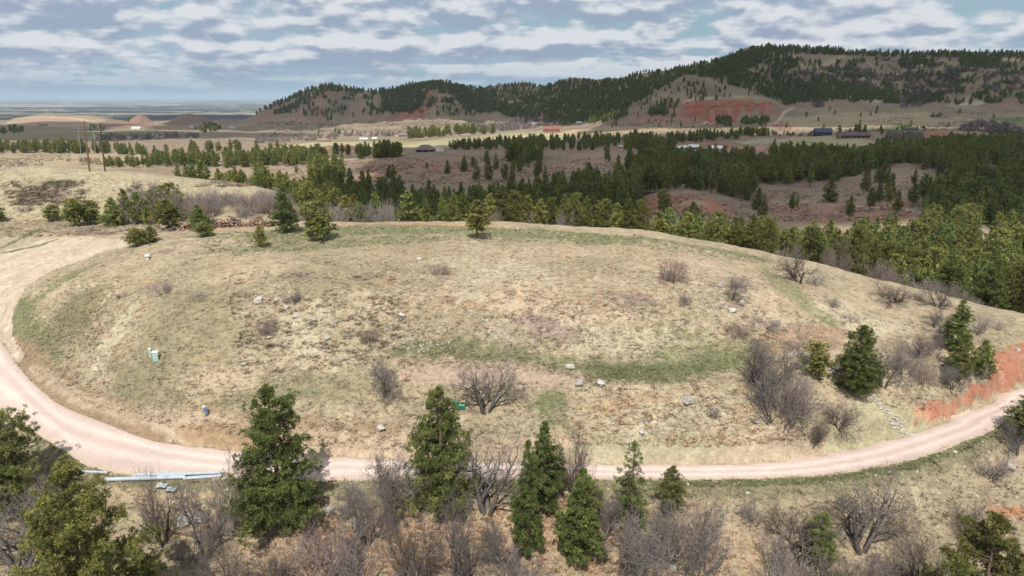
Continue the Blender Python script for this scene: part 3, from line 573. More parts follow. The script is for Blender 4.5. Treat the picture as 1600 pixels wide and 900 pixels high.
def pine(name, seed, shape, nclump, nn, crad, wfrac=.16, warm=1.0, sparse=1.0, sub=0, subr=.12):
    """tree of height 10 (scaled later): returns (crown mesh, trunk mesh)"""
    rng = np.random.default_rng(seed); H = 10.0
    prof = {'cone': lambda t: 2.5 * max(0, 1 - t ** 1.9) ** .8 * (.72 + .28 * min(1, t / .15)), 'oval': lambda t: 2.5 * math.sqrt(max(0, 1 - (abs(t - .32) / (.68 if t > .32 else .55)) ** 1.9)),
            'slim': lambda t: 1.6 * max(0, 1 - t ** 1.7) ** .75 * (.7 + .3 * min(1, t / .2)), 'open': lambda t: 2.3 * (1 - t) ** .7 * (.5 + .5 * min(1, t / .3))}[shape]
    z0 = {'cone': .07, 'oval': .19, 'slim': .08, 'open': .25}[shape] * H
    V, Fc = [], []
    lean = rng.normal(size=2) * .12; px = 0
    def axis(z): return np.array((lean[0] * z / H + .05 * math.sin(z * 1.3 + seed), lean[1] * z / H + .05 * math.cos(z * 1.1 + seed), z))
    zs = np.linspace(-.35, H * .97, 9)
    for a, b in zip(zs[:-1], zs[1:]): tube(V, Fc, axis(a), axis(b), .17 * (1 - max(a, 0) / H) ** .8 + .012, .17 * (1 - b / H) ** .8 + .01, 6)
    C, O, Rr, Sh = [], [], [], []
    z = z0
    lobes = rng.random(5) * 2 * PI; lk = .22 * rng.random(5) + .08
    br = []
    while z < H * .99:
        t = (z - z0) / (H - z0); R = prof(min(t, 1))
        nb = max(3, int(6.5 * (.55 + R / 2.5)))
        for k in range(nb):
            az = rng.random() * 2 * PI
            lob = 1 + sum(lk[q] * math.cos((q + 1) * az + lobes[q] + z * .8) for q in range(5)) * .55
            Lb = max(.12, R * lob * rng.uniform(.72, 1.1))
            if rng.random() < .05: Lb *= 1.25
            br.append((z + rng.uniform(-.12, .12), az, Lb, t))
        z += .36 * (.75 + rng.random() * .5) * (1 if t < .8 else .7)
    tot = sum(b[2] ** 1.25 for b in br)
    for z, az, Lb, t in br:
        if rng.random() > sparse: continue
        elv = -.18 + .75 * t + rng.uniform(-.12, .12); d = np.array((math.cos(az) * math.cos(elv), math.sin(az) * math.cos(elv), math.sin(elv)))
        p0 = axis(z); mid = p0 + d * Lb * .55 + np.array((0, 0, -.05 * Lb)); tip = p0 + d * Lb + np.array((0, 0, .10 * Lb))
        if nclump > 250: tube(V, Fc, p0, mid, .035, .02); tube(V, Fc, mid, tip, .02, .008)
        m = max(1, int(round(nclump * Lb ** 1.25 / tot * rng.uniform(.8, 1.2))))
        for q in range(m):
            s = 1 - .78 * rng.random() ** 1.6; pt = p0 + (mid - p0) * min(1, s / .55) if s < .55 else mid + (tip - mid) * (s - .55) / .45
            pt = pt + rng.normal(size=3) * np.array((.10, .10, .06)) * (Lb * .9 + .25)
            if pt[2] > H: pt[2] = H - .05
            C.append(pt); o = pt - axis(min(max(pt[2], 0), H)); o[2] = .3; O.append(o / (np.linalg.norm(o) + 1e-6)); Rr.append(crad * rng.uniform(.7, 1.25) * (1 - .22 * t)); Sh.append(s)
    top = axis(H * .97); 
    for q in range(max(3, nclump // 80)): C.append(top + rng.normal(size=3) * np.array((.1, .1, .14))); O.append(np.array((0, 0, 1.0))); Rr.append(crad * .6); Sh.append(1)
    C = np.array(C); O = np.array(O); Rr = np.array(Rr); K = len(C)
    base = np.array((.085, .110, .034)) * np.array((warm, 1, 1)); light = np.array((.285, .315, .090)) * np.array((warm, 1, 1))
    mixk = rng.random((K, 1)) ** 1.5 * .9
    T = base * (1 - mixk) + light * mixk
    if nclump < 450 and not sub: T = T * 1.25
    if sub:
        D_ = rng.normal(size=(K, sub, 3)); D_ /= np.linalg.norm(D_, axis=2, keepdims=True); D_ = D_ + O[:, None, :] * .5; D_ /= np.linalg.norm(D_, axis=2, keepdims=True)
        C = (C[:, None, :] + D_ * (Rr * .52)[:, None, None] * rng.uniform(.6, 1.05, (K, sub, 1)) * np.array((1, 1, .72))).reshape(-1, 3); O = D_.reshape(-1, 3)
        T = (T[:, None, :] * (.8 + .45 * np.clip(D_[:, :, 2:3], 0, 1) * rng.random((K, sub, 1)) + .1)).reshape(-1, 3); Rr = np.full(len(C), subr) * rng.uniform(.8, 1.2, len(C))  # puffs facing up tinted lighter: light from above put into the needle colour
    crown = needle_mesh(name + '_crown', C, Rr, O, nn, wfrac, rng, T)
    tri = np.array(tris_of(Fc)); trunk = mesh_from(name + '_trunk', np.array(V), tri, M_BARK, True)
    return crown, trunk

def bare(name, seed, stems, depth, spread, gnarl, r0, tint, twig=1.0, H=5.0, upright=1.3, kids=3, cheap=False):
    """leafless tree or bush of height ~H: one mesh of limbs, one of twigs"""
    rng = np.random.default_rng(seed); V, Fc = [], []; V2, F2 = [], []
    def grow(p, d, r, Ln, dep):
        n = 3; q = p.copy(); dd = d.copy()
        for s in range(n):
            dd = dd + rng.normal(size=3) * gnarl * (1.3 if dep < depth else .8) + np.array((0, 0, .05 * upright)); dd /= np.linalg.norm(dd)
            q2 = q + dd * Ln / n; ra = r * (1 - s / n * .45); rb = r * (1 - (s + 1) / n * .45)
            if dep >= depth - 1: tube(V, Fc, q, q2, ra, rb, 4 if dep == depth else 3)
            else: tube(V2, F2, q, q2, ra, rb, 3)
            q = q2
            if dep > 0:
                for k in range(kids if s == n - 1 else ((1 if rng.random() < .7 else 2) if dep > 1 else int(rng.random() < .85))):
                    a = rng.normal(size=3); a -= a.dot(dd) * dd; a /= np.linalg.norm(a)
                    nd = dd + a * rng.uniform(.6, 1.35) * (1 if s < n - 1 else .6); nd /= np.linalg.norm(nd)
                    grow(q.copy(), nd, max(rb * rng.uniform(.5, .68), .009 * twig), Ln * rng.uniform(.55, .8), dep - 1)
    for k in range(stems):
        az = rng.random() * 2 * PI; sp = spread * rng.uniform(.4, 1.1) if stems > 1 else spread * .2
        d = np.array((math.cos(az) * sp, math.sin(az) * sp, 1.0)); d /= np.linalg.norm(d)
        off = np.array((math.cos(az), math.sin(az), 0)) * (.05 * stems * rng.random() + .03)
        grow(off + np.array((0, 0, -.25)), d, r0 * rng.uniform(.7, 1.1), H * .42 * rng.uniform(.8, 1.15), depth)
    V = np.array(V); zmax = max(V[:, 2].max(), (np.array(V2)[:, 2].max() if V2 else 0)); k = H / zmax
    V *= k; tt_ = np.array(tint)
    def build(nm, VV, FF, c):
        VV = np.array(VV); t = c * (.6 + .8 * rng.random((len(VV), 1))); return mesh_from(nm, VV, np.array(FF), M_TWIG, False, t)
    a = build(name + '_limbs', V, Fc, tt_ * .6); b = build(name + '_twigs', np.array(V2) * k, F2, tt_) if V2 else None
    return a, b

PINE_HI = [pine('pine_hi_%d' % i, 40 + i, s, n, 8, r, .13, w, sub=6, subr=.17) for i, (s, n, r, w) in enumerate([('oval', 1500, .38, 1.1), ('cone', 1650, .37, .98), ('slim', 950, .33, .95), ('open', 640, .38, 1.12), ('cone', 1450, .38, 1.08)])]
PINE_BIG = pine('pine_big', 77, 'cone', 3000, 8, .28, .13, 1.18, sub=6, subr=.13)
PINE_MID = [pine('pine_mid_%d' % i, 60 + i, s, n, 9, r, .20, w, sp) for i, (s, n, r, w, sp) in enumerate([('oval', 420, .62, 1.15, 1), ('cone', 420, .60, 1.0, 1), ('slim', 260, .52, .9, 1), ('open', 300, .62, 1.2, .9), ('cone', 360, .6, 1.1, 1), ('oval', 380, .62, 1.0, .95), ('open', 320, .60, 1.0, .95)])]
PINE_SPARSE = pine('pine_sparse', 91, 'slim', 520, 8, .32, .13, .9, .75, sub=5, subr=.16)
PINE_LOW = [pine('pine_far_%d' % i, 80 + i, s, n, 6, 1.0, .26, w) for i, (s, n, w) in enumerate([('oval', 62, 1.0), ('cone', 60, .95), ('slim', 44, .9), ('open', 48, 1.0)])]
G_GREY = (.30, .26, .235); G_BROWN = (.27, .215, .185); G_PURP = (.26, .222, .20); G_PALE = (.40, .36, .31)
G_DK = (.185, .16, .145); G_DKB = (.18, .145, .125)
BARE_TREE = [bare('bare_tree_0', 201, 3, 4, .6, .22, .22, G_DK, kids=2), bare('bare_tree_1', 202, 4, 4, .9, .26, .19, G_DKB, kids=2), bare('bare_tree_2', 203, 1, 5, .3, .20, .22, G_DK, kids=2),
             bare('bare_tree_3', 204, 5, 4, 1.0, .22, .17, G_DKB, kids=2), bare('bare_tree_4', 205, 2, 5, .7, .26, .22, G_DK, kids=2)]
BARE_BUSH = [bare('bare_bush_0', 221, 11, 3, 1.2, .18, .05, G_PURP, kids=2, H=2.5), bare('bare_bush_1', 222, 13, 3, 1.5, .20, .045, G_GREY, kids=2, H=2.2), bare('bare_bush_2', 223, 9, 3, .9, .18, .06, G_GREY, kids=2, H=3.0),
             bare('bare_bush_3', 224, 14, 3, 1.2, .19, .04, G_BROWN, kids=2, H=2.3)]
BARE_PALE = [bare('bare_pale_0', 231, 3, 3, .6, .16, .10, G_PALE, kids=3), bare('snag', 232, 1, 3, .2, .14, .16, G_PALE, kids=2)]

def blob_tris(name, seed, n, R, Hh, tri, tint, material, dense=1.0):
    rng = np.random.default_rng(seed); d = rng.normal(size=(n, 3)); d[:, 2] = np.abs(d[:, 2]); d /= np.linalg.norm(d, axis=1, keepdims=True)
    C = d * np.array((R, R, Hh)) * (rng.random((n, 1)) ** .4); t = rng.normal(size=(n, 3, 3)) * tri; V = (C[:, None, :] + t).reshape(-1, 3)
    F_ = np.arange(n * 3).reshape(-1, 3); T = np.array(tint) * (.6 + .8 * rng.random((n, 1))); return mesh_from(name, V, F_, material, False, np.repeat(T, 3, 0))
BRUSH_FAR = [blob_tris('brush_far_%d' % i, 300 + i, 90, 2.6, 3.4, .38, (.19, .155, .145), M_TWIG) for i in range(3)]

# ------------------------------------------------------------------ placing
PINES, BARES = [], []
def Hof(x, y, z, vtop): return (CAMZ - y * td(vtop)) - z
def add_pine(u, vb, vt, w=None, var=None, label=None, group=None, Y=None, sparse=False, tilt=0):
    """pine with its foot at pixel (u,vb) (or at distance Y) and its top at vt; w = crown width in photo pixels"""
    if Y is None: x, y, z = g1(u, vb, 40)
    else: x = av(u, vt) * Y; y = Y; z = float(hgt(x, y)[0])
    H = Hof(x, y, z, vt); rng_ = math.hypot(y, CAMZ - z)
    px = H / rng_ * F
    W = (w / F * math.hypot(math.hypot(x * 0, y), CAMZ - z - H / 2)) if w else H * .5
    PINES.append(dict(x=x, y=y, z=z, H=H, W=W, px=px, var=var, label=label, group=group, sparse=sparse))
def add_bare(u, vb, vt, w, kind, i, label, cat='tree', group=None, Y=None):
    if Y is None: x, y, z = g1(u, vb, 40)
    else: x = av(u, vt) * Y; y = Y; z = float(hgt(x, y)[0])
    H = Hof(x, y, z, vt); W = w / F * math.hypot(y, CAMZ - z)
    BARES.append(dict(x=x, y=y, z=z, H=H, W=W, kind=kind, i=i, label=label, cat=cat, group=group))

# the pines one can single out
for t in [
 (442, 822, 604, 124, 1, 'tall dense dark pine standing left of centre in front of the gravel road'),
 (690, 800, 606, 98, 4, 'tall dense pine in the foreground middle, left of the green utility boxes'),
 (825, 870, 690, 46, 2, 'slim dark pine in the foreground, leftmost of the slender three below the road'),
 (852, 796, 662, 58, 2, 'slim pine standing close behind the leftmost slender foreground pine'),
 (907, 876, 733, 66, 2, 'slim green pine tangled with a grey bush in the foreground centre'),
 (1047, 806, 728, 42, 3, 'small pine top rising beside the large bare brown thicket below the road'),
 (1276, 882, 803, 46, 2, 'small dark pine among bare grey trees at the bottom right'),
 (1335, 612, 508, 66, 1, 'large dark pine on the right slope beside the white stone drain'),
 (1273, 588, 536, 42, 0, 'small pine growing over the upper white stones, left of the large slope pine'),
 (1493, 548, 470, 38, 2, 'tall narrow dark pine near the crest of the right slope'),
 (1497, 600, 520, 40, 3, 'green pine just below the tall narrow pine on the right slope'),
 (1531, 586, 533, 36, 1, 'short pine right of the narrow pines, above the red cut bank'),
 (745, 373, 313, 38, 3, 'lone upright pine with bare trunk at the right end of the green hilltop'),
 (497, 376, 316, 48, 0, 'broad rounded pine standing on the green hilltop'),
 (446, 363, 292, 40, 1, 'tall dark pine on the hilltop beside the brush pile'),
 (408, 386, 354, 19, 0, 'very small young pine with thin trunk on the hilltop meadow'),
 (213, 385, 357, 30, 0, 'low bushy pine at the edge of the tan turnaround, left one of the touching pair'),
 (236, 379, 353, 26, 1, 'low bushy pine at the edge of the tan turnaround, right one of the touching pair'),
 (313, 360, 321, 34, 1, 'bushy pine standing beside the left end of the brush pile'),
 (320, 370, 347, 26, 0, 'small round pine in front of the bushy pine by the brush pile'),
 (84, 345, 320, 24, 0, 'small round pine alone below the pale mound, leftmost of the row'),
 (119, 353, 311, 36, 0, 'wide dark pine below the pale mound, left one of a touching pair'),
 (143, 350, 314, 30, 0, 'wide dark pine below the pale mound, right one of a touching pair'),
 (178, 353, 310, 34, 1, 'conical dark pine standing alone between the pine pair and the cluster'),
 (218, 348, 301, 30, 1, 'pine at the left side of the dense cluster below the pale mound'),
 (242, 350, 297, 36, 1, 'pine in the middle of the dense cluster below the pale mound'),
 (264, 358, 312, 38, 0, 'bright green low pine in front of the dense cluster'),
 (270, 346, 287, 40, 0, 'tallest pine of the dense cluster below the pale mound'),
 (0, 346, 317, 18, 1, 'pine cut off by the left edge of the picture below the mound'),
 (197, 340, 295, 20, 3, 'thin sparse pine behind the cluster, half hidden in bare grey brush'),
]:
    add_pine(t[0], t[1], t[2], t[3], t[4], t[5])
add_pine(985, 838, 691, 52, 3, 'half bare grey green pine with dying lower branches in the foreground', sparse=True)
for (u, Y, vt, w, var, lab) in [(92, 58, 722, 190, 0, 'huge bright green pine in the bottom left corner'), (-20, 78, 640, 105, 0, 'large dark pine cut by the left edge in front of the road'),
                                (1566, 60, 806, 160, 0, 'broad bright green pine in the bottom right corner'), (1500, 58, 866, 90, 4, 'lower pine tucked against the broad pine at the bottom right corner'),
                                (1616, 88, 612, 58, 3, 'open branched pine at the right edge on the downhill side of the road')]:
    add_pine(u, 0, vt, w, var, lab, Y=Y)
# row right behind the hilltop
row = [(585, 301, 27, 1), (636, 299, 38, 4), (540, 306, 26, 3), (560, 318, 20, 0), (665, 311, 22, 1), (690, 307, 22, 1), (708, 303, 24, 4), (724, 300, 22, 1), (765, 303, 24, 3), (785, 289, 36, 3), (805, 298, 26, 0), (826, 306, 24, 3), (845, 312, 22, 3), (862, 309, 22, 0),
       (882, 304, 24, 3), (900, 302, 24, 0), (918, 307, 24, 5), (945, 312, 34, 0), (966, 318, 24, 3), (985, 310, 26, 5), (1003, 313, 26, 0), (1030, 330, 26, 3), (1046, 326, 24, 5), (1075, 333, 28, 0), (1092, 336, 20, 1), (1125, 340, 32, 0), (1150, 338, 26, 6), (1178, 334, 30, 3), (1205, 342, 26, 0), (1275, 356, 42, 0), (1348, 352, 34, 5)]
BASEY = 190
row.sort()
for k, (u, vt, w, var) in enumerate(row):
    cy = float(np.interp(u, [500, 900, 1000, 1150, 1250, 1400, 1600], [180, 180, 174, 163, 158, 148, 136])) + random.uniform(2, 12)
    add_pine(u, 0, vt, w, var, 'sunlit pine in the row along the far hilltop edge, %s from the left' % ORD[k], 'pines in the front row behind the hilltop', Y=cy)

POINTS = {'pine': [], 'brush': []}
def region_uY(poly, n, H0, H1, label, group, mind=3.0, kind='pine', wf=.5):
    P = [(av(u, 300) * Y, Y) for u, Y in poly]; xs = [p[0] for p in P]; ys = [p[1] for p in P]; got = []; tries = 0
    rr = np.random.default_rng(int(abs(sum(xs) + sum(ys) * 3)) % 100000)
    while len(got) < n and tries < 60:
        tries += 1; X = rr.uniform(min(xs), max(xs), n * 2); Yv = rr.uniform(min(ys), max(ys), n * 2); ok = inside(X, Yv, P)
        for x, y in zip(X[ok], Yv[ok]):
            if len(got) >= n: break
            if all((x - a) ** 2 + (y - b) ** 2 > mind * mind for a, b in got[-400:]): got.append((x, y))
    place(np.array(got), rr, H0, H1, label, group, kind, wf)
def region_px(poly, n, H0, H1, label=None, group=None, kind='pine', wf=.5, clump=0, ymin=200):
    P = np.array(poly, float); rr = np.random.default_rng(int(P.sum() * 7) % 100000); U, Vv = [], []
    while len(U) < n:
        a = rr.uniform(P[:, 0].min(), P[:, 0].max(), n * 3); b = rr.uniform(P[:, 1].min(), P[:, 1].max(), n * 3); ok = inside(a, b, poly)
        if clump: ok &= fbm(a / 14 + clump, b / 5, 600 + clump, 3) + rr.uniform(-.08, .08, a.shape) > .53
        U += list(a[ok]); Vv += list(b[ok])
        if not ok.any(): break
    x, y, z = ground_at(U[:n], Vv[:n], ymin); place(np.stack([x, y], 1), rr, H0, H1, label, group, kind, wf)
def place(XY, rr, H0, H1, label, group, kind, wf):
    for x, y in XY:
        if kind == 'pine' and y > 450 and y < 900 and fbm(np.array([x / 34.0]), np.array([y / 34.0]), 909, 3)[0] < .34: continue
        if y > 8000: continue
        if any((x - hx) ** 2 + ((y - hy) / 1.3) ** 2 < hr * hr for hx, hy, hr in CLEAR): continue
        z = float(hgt(x, y)[0]); H = rr.uniform(H0, H1) * (1 if rr.random() > .22 else rr.uniform(.45, .85)) * (.85 + .3 * fbm(np.array([x / 60.0]), np.array([y / 60.0]), 919, 2)[0]); rg = math.hypot(math.hypot(x, y), CAMZ - z)
        d = dict(x=x, y=y, z=z, H=H, W=H * wf * rr.uniform(.85, 1.2), px=H / rg * F, var=None, label=label, group=group, sparse=False)
        if kind == 'pine': PINES.append(d)
        else: POINTS['brush'].append(d)
# keep the ground clear in front of and under the buildings (x, y, radius)
CLEAR = []
BUILD = []
def spot(u, v, Y=None, clear=14, **k):
    if Y is None: x, y, z = g1(u, v, 200)
    else: x = av(u, v) * Y; y = Y; z = float(hgt(x, y)[0])
    CLEAR.append((x, y, clear)); CLEAR.append((x * (1 - clear * .9 / y), y - clear * .9, clear * .9)); BUILD.append(dict(x=x, y=y, z=z, **k))
# buildings: (pixel of the foot), width px, height px etc. carried to metres at that distance
def B(u, v, wpx, hpx, dpx, kind, wallc, roofc, rot, label, cat='house', Y=None, clear=None, **k):
    spot(u, v, Y, clear if clear else 9 + wpx * .3, wpx=wpx, hpx=hpx, dpx=dpx, kind=kind, wallc=wallc, roofc=roofc, rot=rot, label=label, cat=cat, name=k.get('name', 'house'), extra=k)
B(664, 239, 30, 11, 22, 'hip', (.20, .10, .07), (.16, .125, .125), .1, 'large brown house with grey hipped roof at the edge of the dark pines', Y=640, porch=True, clear=26)
B(1336, 216, 46, 9, 14, 'gable', (.24, .15, .12), (.13, .09, .09), -.06, 'long low brown ranch house on the open flat at the right', porch=True, windows=7)
B(1287, 212, 25, 11, 12, 'gable', (.03, .045, .085), (.06, .075, .11), -.1, 'dark blue barn with pale blue roof left of the long brown ranch house', 'barn', name='barn')
B(1332, 255, 34, 8, 14, 'gable', (.16, .13, .10), (.06, .105, .105), .02, 'green roofed lodge wing in the dark forest, lower left roof', 'lodge', Y=590, clear=17, name='lodge')
B(1364, 250, 40, 9, 18, 'gable', (.22, .19, .16), (.06, .105, .105), -.05, 'green roofed lodge in the dark forest, upper right roof with stone chimney', 'lodge', Y=605, clear=19, name='lodge', chimney=True)
B(1122, 238, 20, 7, 9, 'gable', (.20, .28, .38), (.75, .78, .80), -.35, 'shed with a bright white roof and blue grey wall beside bare red ground', 'shed', Y=830, name='shed')
B(1085, 230, 14, 7, 9, 'gable', (.14, .12, .11), (.70, .70, .68), -.2, 'shed with a pale roof in the middle of the forest farmyard', 'shed', Y=850, name='shed')
B(1070, 226, 10, 6, 7, 'gable', (.10, .09, .08), (.66, .66, .66), -.2, 'small high shed with a pale roof, third from the right in the forest farmyard', 'shed', Y=870, name='shed')
B(1057, 231, 14, 5, 7, 'gable', (.16, .14, .13), (.62, .63, .64), -.1, 'long low pale roofed shed at the left end of the forest farmyard', 'shed', Y=850, name='shed')
B(862, 206, 26, 8, 10, 'gable', (.23, .095, .07), (.21, .10, .08), -.05, 'long red barn on the valley floor at the end of the pale track', 'barn', name='barn')
B(836, 196, 16, 5, 8, 'gable', (.42, .40, .36), (.42, .42, .40), .1, 'white house with grey roof beyond the green field and red barn')
B(905, 194, 8, 4, 5, 'gable', (.5, .48, .44), (.45, .45, .44), .1, 'tiny white house at the foot of the dark wooded slope')
B(629, 214, 14, 6, 9, 'gable', (.25, .18, .16), (.20, .15, .15), .2, 'brown grey farmhouse at the left end of the valley pine row')
B(727, 213, 14, 3, 5, 'gable', (.30, .24, .21), (.27, .23, .21), 0, 'long low brown shed at the right end of the valley pine row', 'shed', name='shed')
B(568, 219, 12, 3.5, 6, 'gable', (.62, .60, .56), (.60, .60, .58), .1, 'white farm building on the green valley strip, left of two', 'barn', name='barn')
B(585, 218, 7, 3.5, 5, 'gable', (.62, .60, .56), (.58, .58, .57), .1, 'small white farm building on the green valley strip, right of two', 'barn', name='barn')
B(505, 222, 18, 5, 8, 'gable', (.30, .21, .17), (.24, .17, .14), 0, 'brown farm building among grey bare trees in the valley')
B(212, 202, 13, 3.5, 6, 'gable', (.72, .72, .70), (.75, .75, .74), 0, 'long white barn on the plain right of the two wooden poles', 'barn', name='barn')
B(66, 197, 9, 3.5, 6, 'gable', (.22, .20, .19), (.18, .17, .17), 0, 'dark barn at the foot of the sunlit mesa', 'barn', name='barn')
B(35, 205, 7, 3.5, 5, 'gable', (.66, .66, .64), (.5, .5, .5), .2, 'small white house on the plain near the left edge')
B(5, 206, 7, 3.5, 5, 'gable', (.66, .66, .64), (.4, .4, .4), .2, 'small white house on the plain at the very left edge')
B(362, 201, 8, 3.5, 5, 'gable', (.66, .64, .60), (.4, .4, .4), .2, 'small white house beside dark trees right of the brown cone hill')
B(299, 200, 5, 3, 4, 'gable', (.66, .64, .60), (.5, .5, .5), 0, 'tiny white house at the left foot of the brown cone hill')
B(1424, 203, 22, 4.5, 8, 'gable', (.16, .12, .10), (.12, .10, .09), 0, 'low dark house sunk in a dark green lawn and shrubs')
B(1547, 218, 24, 8, 10, 'gable', (.34, .14, .10), (.17, .14, .15), -.03, 'brick red house with dark balconies near the right edge', windows=4, porch=True)
B(1534, 216, 10, 3.5, 6, 'gable', (.6, .58, .55), (.55, .54, .52), 0, 'small pale shed left of the brick red house', 'shed', Y=1010, name='shed')
B(1314, 263, 9, 3, 5, 'gable', (.5, .47, .42), (.52, .5, .46), .3, 'small tan roofed shed below the green roofed lodge', 'shed', Y=540, name='shed', clear=11)
B(970, 226, 6, 4, 5, 'gable', (.3, .26, .22), (.45, .41, .36), 0, 'small tan shed roof showing inside the dark pine belt', 'shed', Y=900, name='shed')
B(684, 128, 7, 4, 4, 'gable', (.5, .5, .5), (.5, .5, .5), 0, 'tiny white hut on the wooded hilltop at the centre', 'hut', Y=2485, name='hut', clear=16)
CLEAR.append((av(687, 238) * 632, 632, 18)); CLEAR.append((av(680, 238) * 600, 600, 24))

P_LIT = 'sunlit pine in the dense wood below the far side of the grassy hill'; G_LIT = 'sunlit pines filling the gully beyond the hill'
P_DRK = 'dark pine of the shaded wood between the sunlit row and the brown ridge'; G_DRK = 'shaded pines of the middle wood'
P_RGT = 'dark pine of the shaded forest covering the right middle distance'; G_RGT = 'shaded pines of the right forest'
P_SCT = 'dark scattered pine on the brown and red ground of the middle ridges'; G_SCT = 'scattered pines on the middle ridges'
P_LFT = 'pine in the sunlit belt left of the middle wood, beyond the pale mound'; G_LFT = 'pines beyond the pale mound'
region_uY([(1010, 190), (1250, 168), (1400, 160), (1500, 152), (1640, 150), (1700, 262), (1380, 262), (1200, 232), (1010, 222)], 270, 9.5, 13.5, P_LIT, G_LIT, 3.6, wf=.5)
region_uY([(480, 194), (760, 194), (1000, 188), (1010, 250), (760, 262), (500, 262)], 95, 8.5, 12, P_LIT, G_LIT, 3.6)
region_uY([(400, 240), (500, 236), (520, 300), (400, 300)], 40, 8, 11, P_LIT, G_LIT, 4)
region_uY([(430, 310), (560, 292), (860, 295), (1000, 318), (1010, 430), (900, 405), (780, 382), (640, 388), (560, 405), (520, 425), (430, 390)], 560, 10, 14.5, P_DRK, G_DRK, 3.6, wf=.42)
region_uY([(980, 370), (1180, 365), (1180, 560), (1060, 590), (980, 520)], 230, 10, 14, P_DRK, G_DRK, 4.2, wf=.45)
region_uY([(1150, 440), (1330, 440), (1390, 500), (1430, 640), (1340, 620), (1220, 560), (1060, 500), (1060, 480), (1160, 440)], 520, 10, 14.5, P_RGT, G_RGT, 4.3, wf=.48)
region_uY([(1440, 470), (1700, 380), (1720, 780), (1480, 760), (1380, 640)], 660, 10, 14.5, P_RGT, G_RGT, 4.3, wf=.48)
region_uY([(1440, 330), (1560, 300), (1700, 265), (1720, 400), (1560, 425)], 130, 10, 14.5, P_RGT, G_RGT, 4, wf=.48)
region_uY([(1440, 265), (1700, 240), (1700, 300), (1460, 325)], 60, 10, 13.5, P_RGT, G_RGT, 4, wf=.48)
region_px([(700, 232), (760, 226), (900, 218), (1000, 216), (1060, 222), (1050, 246), (1010, 242), (960, 233), (900, 236), (800, 238), (700, 236)], 360, 10, 14.5, P_DRK, G_DRK, wf=.45)
region_px([(1000, 256), (1060, 256), (1130, 262), (1200, 243), (1340, 243), (1420, 230), (1480, 228), (1600, 228), (1600, 250), (1300, 262), (1120, 262), (1000, 262)], 420, 10, 14, P_RGT, G_RGT, wf=.5)
region_px([(1040, 215), (1200, 207), (1210, 212), (1120, 220), (1040, 226)], 110, 10, 14, P_RGT, G_RGT, wf=.5)
region_px([(1190, 208), (1270, 213), (1270, 216), (1190, 214)], 22, 5, 8, P_RGT, G_RGT, wf=.5)
region_px([(790, 243), (850, 245), (860, 258), (830, 266), (800, 258)], 30, 11, 14, P_DRK, G_DRK, wf=.45)
region_px([(900, 284), (960, 275), (1040, 256), (1060, 280), (1000, 300), (900, 300)], 80, 10, 14, P_DRK, G_DRK, wf=.42)
region_px([(740, 262), (800, 262), (880, 285), (720, 290)], 16, 11, 14, P_SCT, G_SCT, wf=.36)
region_px([(430, 243), (560, 243), (700, 236), (700, 242), (560, 249), (430, 252)], 150, 9, 13, P_DRK, G_DRK, wf=.5)
region_px([(490, 262), (545, 260), (545, 290), (490, 290)], 20, 14, 19, P_DRK, G_DRK, wf=.34)
region_px([(230, 256), (330, 252), (430, 250), (500, 252), (490, 260), (400, 262), (290, 262), (230, 262)], 150, 9, 13, P_LFT, G_LFT, wf=.5)
region_px([(165, 258), (225, 259), (225, 263), (165, 262)], 22, 7, 9, P_LFT, G_LFT, wf=.6)
region_uY([(280, 262), (440, 262), (440, 330), (300, 330)], 60, 7, 11, P_LFT, G_LFT, 4, wf=.55)
region_px([(-60, 237), (130, 235), (235, 240), (235, 244), (130, 240), (-60, 241)], 120, 12, 17, 'dark pine in the long tree line behind the sunlit left field', 'pines of the left tree line', wf=.5)
region_px([(235, 238), (450, 232), (450, 236), (240, 243)], 22, 10, 15, 'dark pine in the long tree line behind the sunlit left field', 'pines of the left tree line', wf=.5)
region_px([(1180, 290), (1430, 275), (1560, 320), (1500, 345), (1180, 345)], 34, 9, 13, P_SCT, G_SCT, wf=.45)
region_px([(560, 250), (760, 245), (860, 270), (600, 285)], 9, 8, 12, P_SCT, G_SCT, wf=.45)
region_px([(930, 250), (1040, 250), (1000, 265)], 8, 8, 12, P_SCT, G_SCT, wf=.45)
region_px([(400, 268), (520, 262), (520, 285), (430, 295)], 8, 8, 12, P_SCT, G_SCT, wf=.45)
add_pine(1036, 332, 297, 22, 0, 'lone pine standing in front of the red earth knoll')
# distant trees, one mass each
region_px([(634, 212), (770, 204), (780, 208), (640, 217)], 60, 14, 20, wf=.5)
region_px([(300, 204), (330, 196), (350, 203), (320, 208)], 40, 10, 14)
region_px([(0, 206), (48, 204), (48, 208), (0, 210)], 14, 12, 16); region_px([(140, 202), (165, 200), (165, 205), (140, 206)], 16, 10, 14)
region_px([(120, 172), (170, 180), (210, 190), (200, 191), (160, 184)], 24, 8, 12)
region_px([(745, 139), (790, 132), (820, 131), (850, 136), (890, 127), (930, 130), (960, 126), (1000, 115), (1050, 108), (1080, 110), (1045, 132), (1005, 155), (965, 176), (935, 190), (890, 196), (850, 190), (800, 184), (755, 172)], 1500, 10, 15, wf=.5)
region_px([(745, 139), (790, 132), (820, 131), (850, 136), (890, 127), (930, 130), (960, 126), (1000, 115), (1050, 108), (1080, 110), (1045, 132), (1005, 155), (965, 176), (935, 190), (890, 196), (850, 190), (800, 184), (755, 172)], 900, 10, 15, wf=.5, clump=9)
region_px([(1040, 112), (1100, 100), (1150, 89), (1200, 76), (1235, 74), (1290, 77), (1350, 81), (1420, 82), (1600, 84), (1600, 91), (1400, 90), (1250, 84), (1205, 92), (1150, 115), (1100, 122)], 1150, 8, 13, wf=.5)
